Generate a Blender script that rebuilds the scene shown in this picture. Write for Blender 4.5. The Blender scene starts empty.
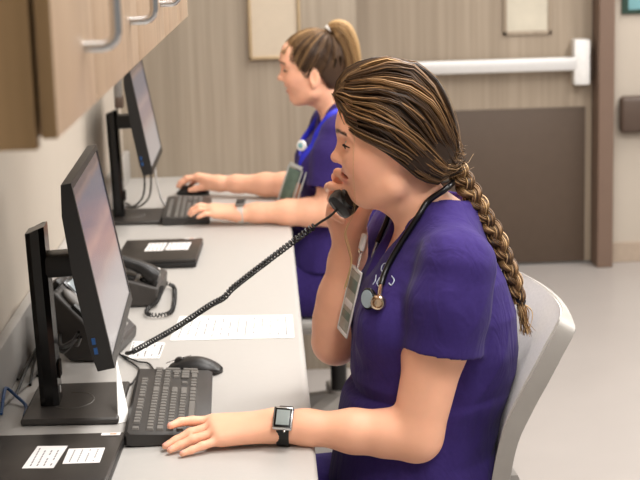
import bpy, bmesh, math, random
import numpy as np
from mathutils import Vector, Matrix, Euler, noise as mnoise
random.seed(7)
np.random.seed(7)
SC = bpy.context.scene
COL = SC.collection
R = math.radians

# ------------------------------------------------------------------ materials
def lin(c):
    return tuple(((v/255.0)/12.92 if v/255.0 <= .04045 else ((v/255.0+.055)/1.055)**2.4) for v in c)

def mat(name, rgb, rough=.5, metal=0.0, var=.06, scale=40.0, bump=0.0, bscale=300.0, spec=.5, stretch=(1,1,1), coat=0.0, sheen=0.0, sss=0.0, trans=0.0, alpha=1.0, ior=1.45):
    m = bpy.data.materials.new(name); m.use_nodes = True
    nt = m.node_tree; b = nt.nodes['Principled BSDF']
    c = lin(rgb)
    b.inputs['Roughness'].default_value = rough
    b.inputs['Metallic'].default_value = metal
    b.inputs['Specular IOR Level'].default_value = spec
    b.inputs['Coat Weight'].default_value = coat
    b.inputs['Sheen Weight'].default_value = sheen
    b.inputs['Transmission Weight'].default_value = trans
    b.inputs['Alpha'].default_value = alpha
    b.inputs['IOR'].default_value = ior
    if sss:
        b.inputs['Subsurface Weight'].default_value = sss
        b.inputs['Subsurface Radius'].default_value = (.012, .004, .002)
        b.inputs['Subsurface Scale'].default_value = 1.0
    tc = nt.nodes.new('ShaderNodeTexCoord'); mp = nt.nodes.new('ShaderNodeMapping')
    mp.inputs['Scale'].default_value = stretch
    nt.links.new(tc.outputs['Object'], mp.inputs['Vector'])
    n = nt.nodes.new('ShaderNodeTexNoise'); n.inputs['Scale'].default_value = scale; n.inputs['Detail'].default_value = 4
    nt.links.new(mp.outputs['Vector'], n.inputs['Vector'])
    r = nt.nodes.new('ShaderNodeValToRGB')
    r.color_ramp.elements[0].position = .3; r.color_ramp.elements[1].position = .7
    r.color_ramp.elements[0].color = tuple(v*(1-var) for v in c)+(1,)
    r.color_ramp.elements[1].color = tuple(min(1, v*(1+var)) for v in c)+(1,)
    nt.links.new(n.outputs['Fac'], r.inputs['Fac'])
    nt.links.new(r.outputs['Color'], b.inputs['Base Color'])
    if bump:
        n2 = nt.nodes.new('ShaderNodeTexNoise'); n2.inputs['Scale'].default_value = bscale
        nt.links.new(mp.outputs['Vector'], n2.inputs['Vector'])
        bp = nt.nodes.new('ShaderNodeBump'); bp.inputs['Strength'].default_value = bump; bp.inputs['Distance'].default_value = .002
        nt.links.new(n2.outputs['Fac'], bp.inputs['Height']); nt.links.new(bp.outputs['Normal'], b.inputs['Normal'])
    return m

def wood_mat(name, dark, light, axis_scale, rough=.45):
    """vertical-grain laminate: noise stretched along z, in two layers"""
    m = bpy.data.materials.new(name); m.use_nodes = True
    nt = m.node_tree; b = nt.nodes['Principled BSDF']; b.inputs['Roughness'].default_value = rough
    tc = nt.nodes.new('ShaderNodeTexCoord')
    outs = []
    for sc, det in ((axis_scale, 5), (axis_scale*.22, 2)):
        mp = nt.nodes.new('ShaderNodeMapping'); mp.inputs['Scale'].default_value = (sc, sc, sc*.025)
        nt.links.new(tc.outputs['Object'], mp.inputs['Vector'])
        n = nt.nodes.new('ShaderNodeTexNoise'); n.inputs['Scale'].default_value = 1.0; n.inputs['Detail'].default_value = det
        nt.links.new(mp.outputs['Vector'], n.inputs['Vector']); outs.append(n)
    mx = nt.nodes.new('ShaderNodeMath'); mx.operation = 'MULTIPLY_ADD'; mx.inputs[1].default_value = .6
    nt.links.new(outs[0].outputs['Fac'], mx.inputs[0])
    m2 = nt.nodes.new('ShaderNodeMath'); m2.operation = 'MULTIPLY'; m2.inputs[1].default_value = .4
    nt.links.new(outs[1].outputs['Fac'], m2.inputs[0]); nt.links.new(m2.outputs[0], mx.inputs[2])
    r = nt.nodes.new('ShaderNodeValToRGB')
    r.color_ramp.elements[0].position = .36; r.color_ramp.elements[1].position = .64
    r.color_ramp.elements[0].color = lin(dark)+(1,); r.color_ramp.elements[1].color = lin(light)+(1,)
    nt.links.new(mx.outputs[0], r.inputs['Fac']); nt.links.new(r.outputs['Color'], b.inputs['Base Color'])
    return m

def screen_mat(name, strength):
    """a lit monitor showing a pale window with a toolbar, a picture and a light lower pane"""
    m = bpy.data.materials.new(name); m.use_nodes = True
    nt = m.node_tree; b = nt.nodes['Principled BSDF']
    tc = nt.nodes.new('ShaderNodeTexCoord'); sp = nt.nodes.new('ShaderNodeSeparateXYZ')
    nt.links.new(tc.outputs['Generated'], sp.inputs[0])
    r = nt.nodes.new('ShaderNodeValToRGB'); e = r.color_ramp.elements
    e[0].position = 0; e[0].color = lin((214, 206, 204))+(1,)
    e[1].position = .28; e[1].color = lin((206, 196, 196))+(1,)
    for p, c in ((.40, (196, 174, 172)), (.43, (178, 158, 160)), (.55, (168, 150, 158)), (.60, (192, 168, 168)), (.68, (150, 140, 152)), (.74, (132, 130, 146)), (.88, (126, 126, 142)), (.93, (158, 134, 130)), (.96, (120, 104, 104))):
        x = e.new(p); x.color = lin(c)+(1,)
    nz = nt.nodes.new('ShaderNodeTexNoise'); nz.inputs['Scale'].default_value = 9
    nt.links.new(tc.outputs['Generated'], nz.inputs['Vector'])
    ma = nt.nodes.new('ShaderNodeMath'); ma.operation = 'MULTIPLY_ADD'; ma.inputs[1].default_value = .06
    nt.links.new(nz.outputs['Fac'], ma.inputs[0])
    sb = nt.nodes.new('ShaderNodeMath'); sb.operation = 'SUBTRACT'; sb.inputs[1].default_value = .03
    nt.links.new(sp.outputs['Z'], sb.inputs[0]); nt.links.new(sb.outputs[0], ma.inputs[2])
    nt.links.new(ma.outputs[0], r.inputs['Fac'])
    b.inputs['Base Color'].default_value = (.01, .01, .012, 1); b.inputs['Roughness'].default_value = .25
    nt.links.new(r.outputs['Color'], b.inputs['Emission Color']); b.inputs['Emission Strength'].default_value = strength
    return m

M = {}
M['wall'] = mat('painted_wall_cream', (190, 179, 165), .75, var=.015, scale=6, bump=.05)
M['wood_wall'] = wood_mat('taupe_wood_laminate', (144, 132, 116), (165, 152, 135), 55)
M['door_wood'] = wood_mat('door_wood_laminate', (150, 135, 117), (171, 155, 136), 45)
M['cab_front'] = wood_mat('oak_cabinet_front', (164, 137, 112), (186, 160, 134), 38, .38)
M['cab_side'] = wood_mat('oak_cabinet_side', (124, 98, 64), (148, 120, 84), 38, .5)
M['kick'] = mat('brown_kick_plate', (88, 73, 61), .5, var=.04, scale=20)
M['frame'] = mat('taupe_door_frame', (120, 98, 84), .5, var=.03, scale=10)
M['floor'] = mat('pale_vinyl_floor', (168, 161, 156), .32, var=.03, scale=2.5, bump=.02)
M['ceiling'] = mat('white_ceiling_tile', (232, 230, 225), .9, var=.02)
M['desk'] = mat('white_solid_surface', (182, 178, 173), .42, var=.012, scale=90)
M['edge_gap'] = mat('dark_gap', (40, 30, 22), .8)
M['chrome'] = mat('brushed_chrome', (205, 205, 205), .22, 1.0, var=.02)
M['steel'] = mat('satin_aluminium_bar', (226, 224, 222), .42, .35, var=.02)
M['black'] = mat('black_plastic', (30, 28, 27), .42, var=.08, scale=60, bump=.1, bscale=900)
M['blackgloss'] = mat('glossy_black_plastic', (20, 19, 19), .22, var=.05)
M['dark'] = mat('charcoal_plastic', (62, 58, 55), .48, var=.06, scale=60, bump=.1, bscale=900)
M['keycap'] = mat('charcoal_keycap', (112, 108, 103), .5, var=.05, scale=60)
M['kbd'] = mat('keyboard_charcoal_case', (54, 51, 49), .45, var=.06)
M['grey'] = mat('grey_plastic', (128, 124, 120), .45, var=.04)
M['laptop'] = mat('matt_black_laptop_lid', (46, 42, 39), .36, var=.08, scale=30)
M['paper'] = mat('white_paper', (240, 238, 234), .8, var=.01)
M['label'] = mat('white_label', (228, 224, 222), .7, var=.02)
M['ink'] = mat('faint_grey_print', (146, 144, 142), .8, var=.1)
M['inkdark'] = mat('mid_grey_print', (128, 124, 122), .8, var=.1)
M['blue'] = mat('blue_plastic', (28, 74, 128), .4)
M['screen'] = screen_mat('lit_monitor_picture', .54)
M['orange'] = mat('orange_button', (220, 130, 70), .5)
M['lcd'] = mat('grey_lcd', (150, 160, 165), .2)
M['clear'] = mat('clear_plastic', (240, 240, 240), .08, trans=.85, ior=1.3)
M['chair'] = mat('light_grey_chair_plastic', (164, 159, 153), .45, var=.03, scale=30)
M['chair_dark'] = mat('warm_grey_chair_side', (146, 140, 133), .5, var=.03, scale=30)
M['chair_fabric'] = mat('grey_chair_upholstery', (202, 198, 192), .8, var=.06, scale=200, bump=.2, bscale=700)
M['teal'] = mat('teal_sign', (126, 176, 182), .4, var=.05)
M['signwhite'] = mat('sign_white', (225, 232, 230), .5)
M['darkgreen'] = mat('dark_sign_edge', (48, 72, 62), .5)
M['bumper'] = mat('brown_bumper_vinyl', (86, 70, 60), .45, var=.04)
M['glassdoor'] = mat('frosted_window_glass', (206, 198, 180), .35, var=.08, scale=8)
M['noticeboard'] = mat('cream_panel', (196, 182, 162), .55, var=.02)
M['noticeframe'] = mat('brass_toned_trim', (176, 154, 122), .45)
M['basebrd'] = mat('taupe_rubber_base', (176, 158, 140), .6)
M['white'] = mat('white_plastic', (235, 233, 230), .4)
M['rubber'] = mat('black_rubber', (18, 17, 17), .4, var=.05)

# ------------------------------------------------------------------ mesh builder
class MB:
    def __init__(s): s.bm = bmesh.new()
    def _add(s, verts, faces):
        vs = [s.bm.verts.new(v) for v in verts]
        for f in faces:
            try: s.bm.faces.new([vs[i] for i in f])
            except ValueError: pass
        return vs
    def box(s, c, size, rot=None, bevel=0, seg=2):
        t = bmesh.new(); bmesh.ops.create_cube(t, size=1.0)
        for v in t.verts: v.co = Vector((v.co.x*size[0], v.co.y*size[1], v.co.z*size[2]))
        if bevel: bmesh.ops.bevel(t, geom=list(t.edges), offset=bevel, segments=seg, profile=.5, affect='EDGES')
        mtx = Matrix.Translation(c) @ (Euler(rot).to_matrix().to_4x4() if rot else Matrix.Identity(4))
        s.merge(t, mtx); return s
    def merge(s, t, mtx=Matrix.Identity(4)):
        t.verts.index_update()
        s._add([mtx @ v.co for v in t.verts], [[v.index for v in f.verts] for f in t.faces]); t.free()
    def quadpoly(s, pts, thick_vec):
        n = len(pts); a = [Vector(p) for p in pts]; b = [p+Vector(thick_vec) for p in a]
        s._add(a+b, [list(range(n))[::-1], list(range(n, 2*n))]+[[i, (i+1) % n, n+(i+1) % n, n+i] for i in range(n)]); return s
    def loft(s, rings, caps=True, closed=True):
        n = len(rings[0]); vs = [v for r in rings for v in r]; fs = []
        for k in range(len(rings)-1):
            for i in range(n if closed else n-1):
                j = (i+1) % n
                fs.append([k*n+i, k*n+j, (k+1)*n+j, (k+1)*n+i])
        if caps:
            fs.append(list(range(n))[::-1]); fs.append([(len(rings)-1)*n+i for i in range(n)])
        s._add(vs, fs); return s
    def tube(s, path, rad, seg=8, caps=True, flat=None):
        P = [Vector(p) for p in path]; n = len(P)
        rr = rad if hasattr(rad, '__len__') else [rad]*n
        up = None; rings = []
        for i in range(n):
            t = (P[min(i+1, n-1)]-P[max(i-1, 0)])
            t = t.normalized() if t.length > 1e-9 else Vector((0, 0, 1))
            if up is None: up = t.orthogonal().normalized()
            else:
                up = up - t*up.dot(t); up = up.normalized() if up.length > 1e-6 else t.orthogonal().normalized()
            b = t.cross(up)
            fl = flat if flat else 1.0
            rings.append([P[i]+(up*math.cos(a)*fl+b*math.sin(a))*rr[i] for a in [2*math.pi*k/seg for k in range(seg)]])
        return s.loft(rings, caps)
    def lathe(s, prof, c=(0, 0, 0), axis='z', seg=24, mtx=None):
        rings = []
        for r, h in prof:
            ring = []
            for k in range(seg):
                a = 2*math.pi*k/seg; x, y = r*math.cos(a), r*math.sin(a)
                p = {'z': (x, y, h), 'x': (h, x, y), 'y': (y, h, x)}[axis]
                p = Vector(p)
                if mtx: p = mtx @ p
                ring.append(p+Vector(c))
            rings.append(ring)
        return s.loft(rings)
    def ell(s, c, r, rot=None, seg=16):
        t = bmesh.new(); bmesh.ops.create_uvsphere(t, u_segments=seg, v_segments=max(6, seg//2+2), radius=1)
        mtx = Matrix.Translation(c) @ (Euler(rot).to_matrix().to_4x4() if rot else Matrix.Identity(4)) @ Matrix.Diagonal((r[0], r[1], r[2], 1))
        s.merge(t, mtx); return s
    def build(s, name, m, parent=None, smooth=True, angle=40, local=False):
        """local: verts are already in the parent's frame, otherwise they are world points under an unrotated parent"""
        me = bpy.data.meshes.new(name)
        bmesh.ops.recalc_face_normals(s.bm, faces=list(s.bm.faces))
        s.bm.to_mesh(me); s.bm.free()
        me.materials.append(m)
        o = bpy.data.objects.new(name, me); COL.objects.link(o)
        if parent is not None:
            o.parent = parent
            if not local:
                off = parent.location.copy(); q = parent.parent
                while q: off += q.location; q = q.parent
                me.transform(Matrix.Translation(-off))
        if smooth:
            me.polygons.foreach_set('use_smooth', [True]*len(me.polygons))
            me.set_sharp_from_angle(angle=R(angle))
        me.update(); return o

def tag(o, label=None, cat=None, group=None, kind=None):
    if label: o['label'] = label
    if cat: o['category'] = cat
    if group: o['group'] = group
    if kind: o['kind'] = kind
    return o
def thing(name, loc, label, cat, group=None, rz=0):
    o = bpy.data.objects.new(name, None); o.empty_display_size = .05; COL.objects.link(o)
    o.location = loc; o.rotation_euler = (0, 0, rz); return tag(o, label, cat, group)
def copy_tree(o, parent=None):
    c = o.copy(); COL.objects.link(c); c.parent = parent
    for ch in list(o.children): copy_tree(ch, c)
    return c
def bez(pts, n=10):
    """Catmull-Rom through the points"""
    P = [Vector(p) for p in pts]; P = [P[0]*2-P[1]]+P+[P[-1]*2-P[-2]]; out = []
    for i in range(1, len(P)-2):
        for k in range(n):
            t = k/n; a, b, c, d = P[i-1:i+3]
            out.append(.5*((2*b)+(c-a)*t+(2*a-5*b+4*c-d)*t*t+(3*b-a-3*c+d)*t**3))
    out.append(P[-2]); return out
def coil(path, r, turns, wire, per=10, seg=6):
    """points of a helix of radius r round a path"""
    P = bez(path, 24); n = turns*per; out = []
    L = [0]
    for a, b in zip(P, P[1:]): L.append(L[-1]+(b-a).length)
    up = None
    j = 0
    for i in range(n+1):
        s_ = L[-1]*i/n
        while j < len(P)-2 and L[j+1] < s_: j += 1
        t = (s_-L[j])/max(1e-9, L[j+1]-L[j]); p = P[j].lerp(P[j+1], t); d = (P[j+1]-P[j]).normalized()
        if up is None: up = d.orthogonal().normalized()
        up = (up-d*up.dot(d)).normalized(); b = d.cross(up); a = 2*math.pi*i/per
        out.append(p+(up*math.cos(a)+b*math.sin(a))*r)
    return out

# ------------------------------------------------------------------ camera
CAMLOC = Vector((0, 0, 1.57))
_Y = Vector((-58, 294, 1500)).normalized()
_X = Vector((1, .028, 0)); _X = (_X-_Y*_X.dot(_Y)).normalized()
_Z = -_X.cross(_Y)
# rows of the world-to-camera turn (right, up, forward)
right = Vector((_X[0], _Y[0], _Z[0])); up_ = Vector((_X[1], _Y[1], _Z[1])); fwd = Vector((_X[2], _Y[2], _Z[2]))
cam = bpy.data.cameras.new('camera'); cam.sensor_width = 36; cam.lens = 1500*36/640
cam.clip_start = .05; cam.clip_end = 60
co = bpy.data.objects.new('camera', cam); COL.objects.link(co)
rot = Matrix((right, up_, -fwd)).transposed()
co.matrix_world = Matrix.Translation(CAMLOC) @ rot.to_4x4()
cam.dof.use_dof = True; cam.dof.focus_distance = 2.45; cam.dof.aperture_fstop = 8.6
SC.camera = co

# ------------------------------------------------------------------ the room
def struct(name, mb, m, **k):
    return tag(mb.build(name, m, None, smooth=False, **k), kind='structure')
XW = -.53; YB = 5.45; YD = 7.15; CEIL = 2.75
struct('floor', MB().box((1.6, 3.2, -.05), (5.2, 8.2, .1)), M['floor'])
struct('ceiling', MB().box((1.6, 3.2, CEIL+.05), (5.2, 8.2, .1)), M['ceiling'])
struct('wall_left', MB().box((XW-.06, 2.2, CEIL/2), (.12, 6.5, CEIL)), M['wall'])
struct('wall_back', MB().box((-.1375, YB+.06, CEIL/2), (.935, .12, CEIL)), M['wood_wall'])
struct('wall_return', MB().box((.265, (YB+.12+YD)/2+.0, CEIL/2), (.12, YD-YB-.12, CEIL)), M['wood_wall'])
struct('wall_far', MB().box((2.92, YD+.06, CEIL/2), (2.56, .12, CEIL)).box((.94, YD+.06, 2.45), (1.4, .12, .6)).box((.3, YD+.06, CEIL/2), (.2, .12, CEIL)), M['wall'])
struct('baseboard_far', MB().box((2.92, YD-.006, .05), (2.56, .012, .1), bevel=.003), M['basebrd'])
# door frame: jamb, head; stands proud of the wall
fr = MB()
for x in (.362, 1.602): fr.box((x, YD-.02, 1.07), (.076, .2, 2.14), bevel=.006)
fr.box((.98, YD-.02, 2.18), (1.30, .2, .08), bevel=.006)
struct('trim_1', fr, M['frame'])
dr = struct('door_1', MB().box((.982, YD+.03, 1.07), (1.158, .045, 2.12), bevel=.002), M['door_wood'])
def sub(name, mb, m, par, **k): return mb.build(name, m, par, **k)
kp = sub('kick_plate', MB().box((.972, YD+.005, .39), (1.112, .006, .76), bevel=.002), M['kick'], dr)
lf = MB()
lx0, lx1, lz0, lz1 = 1.14, 1.355, 1.13, 1.95
for c, s_ in (((lx0, YD+.004, (lz0+lz1)/2), (.02, .014, lz1-lz0+.02)), ((lx1, YD+.004, (lz0+lz1)/2), (.02, .014, lz1-lz0+.02)), (((lx0+lx1)/2, YD+.004, lz0), (lx1-lx0+.02, .014, .02)), (((lx0+lx1)/2, YD+.004, lz1), (lx1-lx0+.02, .014, .02))):
    lf.box(c, s_, bevel=.003)
sub('window_frame', lf, M['door_wood'], dr)
sub('glass', MB().box(((lx0+lx1)/2, YD+.006, (lz0+lz1)/2), (lx1-lx0, .006, lz1-lz0)), M['glassdoor'], dr)
# panic bar on the door
pb = thing('push_bar', (.99, YD, .98), 'long silver push bar across the brown wood door', 'push bar')
MB().box((.96, YD-.055, .982), (1.03, .045, .062), bevel=.008).build('bar', M['steel'], pb)
MB().box((1.495, YD-.035, .988), (.078, .085, .215), bevel=.01).build('latch_housing', M['white'], pb)
MB().box((.43, YD-.03, .982), (.07, .07, .085), bevel=.01).build('end_bracket', M['steel'], pb)
MB().tube([(1.548, YD-.03, .90), (1.548, YD-.03, 1.05)], .01, 10).build('latch_bolt', M['kick'], pb)
# wall bumper and sign right of the door
bp_ = MB().box((1.685+.36, YD-.03, .729), (.72, .06, .178), bevel=.022, seg=3)
tag(bp_.build('wall_bumper', M['bumper']), 'dark brown padded wall bumper right of the door frame', 'wall bumper')
sg = thing('wall_sign', (1.83, YD, 1.3), 'small teal wall sign with white rows, at top right', 'sign')
MB().box((1.83, YD-.008, 1.34), (.27, .016, .27), bevel=.006).build('backing', M['darkgreen'], sg)
MB().box((1.84, YD-.018, 1.345), (.23, .006, .24), bevel=.002).build('face', M['teal'], sg)
w = MB()
for i, z in enumerate((1.255, 1.30, 1.345, 1.39)): w.box((1.76 if i % 2 else 1.84, YD-.022, z), (.05 if i == 0 else .15, .003, .022))
w.build('lettering', M['signwhite'], sg)
# framed panel on the wood wall
pn = thing('framed_panel', (.035, YB, 1.17), 'framed cream panel on the wood wall above the far nurse', 'panel')
MB().box((.035, YB-.006, 1.46), (.165, .012, .56)).build('board', M['noticeboard'], pn)
pf = MB()
for x in (-.053, .123): pf.box((x, YB-.01, 1.46), (.012, .02, .588), bevel=.003)
for z in (1.174, 1.746): pf.box((.035, YB-.01, z), (.188, .02, .012), bevel=.003)
pf.build('frame', M['noticeframe'], pn)

# ------------------------------------------------------------------ desk
DZ = .75; XF = .06
def desk_slab():
    m = MB(); r = .013; prof = [(XW+.001, DZ-.04), (XF-r, DZ-.04)]
    for k in range(7):
        a = -math.pi/2+math.pi/2*k/6; prof.append((XF-r+r*math.cos(a), DZ-.04+r+r*math.sin(a)))
    for k in range(7):
        a = math.pi/2*k/6; prof.append((XF-r+r*math.cos(a), DZ-r+r*math.sin(a)))
    prof += [(XW+.001, DZ)]
    m.loft([[Vector((x, y, z)) for x, z in prof] for y in (1.2, YB-.002)])
    return m
dk = thing('counter', (-.2, 3.3, 0), 'long white countertop along the left wall', 'counter')
desk_slab().build('worktop', M['desk'], dk, angle=30)
MB().box((XW+.012, 3.32, DZ+.052), (.022, 4.24, .104), bevel=.004).build('backsplash', M['desk'], dk)
MB().box((XF-.02, 3.32, DZ-.075), (.02, 4.24, .07)).build('apron', M['desk'], dk)
for y in (1.4, 3.55, 5.4): MB().box((-.25, y, .355), (.5, .03, .708), bevel=.003).build('support_panel', M['desk'], dk)

# ------------------------------------------------------------------ wall cabinets
XC = -.16; ZB = 1.43; ZT = 2.3
def handle_mb(y):
    m = MB(); z0, z1, o, r = 1.487, 1.66, .029, .0052
    pts = [(XC-.001, y, z0), (XC+o-.012, y, z0)]+[(XC+o-.012+.012*math.sin(a), y, z0+.012-.012*math.cos(a)) for a in (.5, 1.0, 1.57)]
    pts += [(XC+o-.012+.012*math.cos(a), y, z1-.012+.012*math.sin(a)) for a in (0, .5, 1.0, 1.57)]+[(XC-.001, y, z1)]
    return m.tube(pts, r, 10)
units = [(1.142, 1.42, [(1.142, 1.42, 1.34)], 'short wood wall cabinet at the near end of the row'),
         (1.42, 1.915, [(1.42, 1.915, 1.81)], 'wood wall cabinet second from the near end'),
         (1.915, 2.42, [(1.915, 2.42, 2.345)], 'wood wall cabinet third from the near end'),
         (2.42, 3.185, [(2.42, 2.80, 2.72), (2.80, 3.185, 2.88)], 'wood wall cabinet at the far end of the row')]
for y0, y1, doors, lab in units:
    u = thing('wall_cabinet', (XW+.18, (y0+y1)/2, ZB), lab, 'cabinet', 'wood wall cabinets above the counter')
    near = y0 < 1.2
    b = MB(); xr = XC-.0160
    b.box(((XW+xr)/2+.0005, y0+.010+.0005, (ZB+ZT)/2-.004), (xr-XW-.003, .018, ZT-ZB+.008))
    b.box(((XW+xr)/2+.0005, y1-.010-.0005, (ZB+ZT)/2), (xr-XW-.003, .018, ZT-ZB))
    b.box(((XW+xr)/2+.0005, (y0+y1)/2, ZB+.009), (xr-XW-.003, y1-y0-.038, .018))
    b.box(((XW+xr)/2+.0005, (y0+y1)/2, ZT-.009), (xr-XW-.003, y1-y0-.038, .018))
    b.box((XW+.01, (y0+y1)/2, (ZB+ZT)/2), (.012, y1-y0-.038, ZT-ZB-.04))
    b.build('carcass', M['cab_side'], u, smooth=False)
    for a, c, hy in doors:
        d = MB().box((XC-.0065, (a+c)/2, (ZB+ZT)/2), (.013, c-a-.003, ZT-ZB), bevel=.0012).build('door', M['cab_front'], u)
        # the band on the door's own edges is the darker oak
        d.data.materials.append(M['cab_side'])
        for p in d.data.polygons:
            if abs(p.normal.y) > .9: p.material_index = 1
        hm = handle_mb(hy); o = hm.build('handle', M['chrome'], d, local=False)

# ------------------------------------------------------------------ monitors
def make_monitor():
    t = thing('monitor', (0, 0, 0), None, 'monitor')
    # local frame: screen faces +x, y along the screen, z=0 is the worktop; the panel leans back
    W = .496
    def P(x, z): return (x, z)
    fb, ft = (.142, .140), (.088, .452)      # front plane bottom and top (x,z)
    dx = (ft[0]-fb[0]); dz = ft[1]-fb[1]; ln = math.hypot(dx, dz); n = (dz/ln, -dx/ln); tdir = (dx/ln, dz/ln)
    def at(s, off): return (fb[0]+tdir[0]*s+n[0]*off, fb[1]+tdir[1]*s+n[1]*off)
    def ring(y, inset, prof): return [Vector((at(s, o)[0], y, at(s, o)[1])) for s, o in prof]
    H_ = ln
    prof = [(0, 0), (H_, 0), (H_, -.014), (H_-.05, -.024), (H_*.5, -.03), (.03, -.03), (0, -.026)]
    m = MB(); m.loft([ring(-W/2, 0, prof), ring(W/2, 0, prof)])
    body = m.build('casing', M['black'], t, angle=25, local=True)
    bz = MB(); bw = .011
    def fbox(y0, y1, s0, s1, o0, o1):
        pr = [(s0, o0), (s1, o0), (s1, o1), (s0, o1)]
        bz.loft([ring(y0, 0, pr), ring(y1, 0, pr)])
    fbox(-W/2, W/2, 0, bw*1.6, 0, .003); fbox(-W/2, W/2, H_-bw, H_, 0, .003)
    fbox(-W/2, -W/2+bw, bw*1.6, H_-bw, 0, .003); fbox(W/2-bw, W/2, bw*1.6, H_-bw, 0, .003)
    bz.build('bezel', M['black'], t, angle=25, local=True)
    sc = MB(); pr = [(bw*1.6, 0), (H_-bw, 0), (H_-bw, .0012), (bw*1.6, .0012)]
    sc.loft([ring(-W/2+bw, 0, pr), ring(W/2-bw, 0, pr)])
    sc.build('screen', M['screen'], t, smooth=False, local=True)
    # usb sockets on the near side
    for k in (.035, .052):
        c = at(k, -.021); MB().box((c[0], -W/2-.0008, c[1]), (.006, .002, .011), (0, R(-7), 0)).build('usb_socket', M['blue'], t, local=True)
    # mount neck
    c = at(H_*.43, -.045); MB().box((c[0]*.5+.004, 0, c[1]+.004), (c[0]+.012, .06, .042), (0, R(-2), 0), bevel=.008).build('mount', M['black'], t, local=True)
    c2 = at(H_*.43, -.034); MB().box((c2[0], 0, c2[1]), (.012, .13, .12), (0, R(-7), 0), bevel=.004).build('mount_plate', M['black'], t, local=True)
    # upright: a slightly leaning channel with a cable hole
    st = MB(); rg = []
    for z, x in ((.014, .006), (.12, .004), (.25, 0), (.337, -.002)):
        w2, d2 = .035, .017
        rg.append([Vector((x+sx*d2*(1 if abs(sy) < .9 else .75), sy*w2, z+(.006*sx if z > .3 else 0))) for sx, sy in ((1, -.8), (1, .8), (.6, 1), (-.6, 1), (-1, .8), (-1, -.8), (-.6, -1), (.6, -1))])
    st.loft(rg); st.build('upright', M['blackgloss'], t, angle=30, local=True)
    MB().box((.0245, .0, .075), (.004, .032, .03), bevel=.0015).build('cable_hole', M['edge_gap'], t, local=True)
    MB().box((.0245, -.012, .04), (.0015, .006, .012)).build('logo_mark', M['label'], t, local=True)
    b = MB(); pts = [(-.038, -.105), (.135, -.118), (.142, .112), (-.032, .118)]
    b.quadpoly([(x, y, .001) for x, y in pts], (0, 0, .012))
    bo = b.build('base', M['dark'], t, local=True)
    bv = bo.modifiers.new('bevel', 'BEVEL'); bv.width = .004; bv.segments = 2
    ringm = MB(); seg = 40; rr = []
    for k in range(seg+1):
        a = -2.4+4.2*k/seg; rr.append((.045+.038*math.cos(a), .0+.05*math.sin(a), .0133))
    ringm.tube(rr, .0008, 6); ringm.build('swivel_line', M['grey'], bo, local=True)
    return t
mon = make_monitor(); mon.location = (-.419, 2.655, DZ); mon.rotation_euler = (0, 0, R(1.5))
tag(mon, 'lit black monitor nearest the camera beside the near keyboard', group='black monitors on the counter')
mon2 = copy_tree(mon); mon2.location = (-.474, 4.60, DZ); mon2.rotation_euler = (0, 0, R(.5))
for ch_ in mon2.children:      # this one is set higher and closer on its upright
    if ch_.name.split('.')[0] in ('casing', 'bezel', 'screen', 'usb_socket', 'mount', 'mount_plate'):
        ch_.location.z += .035
        if not ch_.name.startswith('mount.'): ch_.location.x -= .014

tag(mon2, 'far black monitor in front of the wood wall, partly behind the cabinets')

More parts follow.
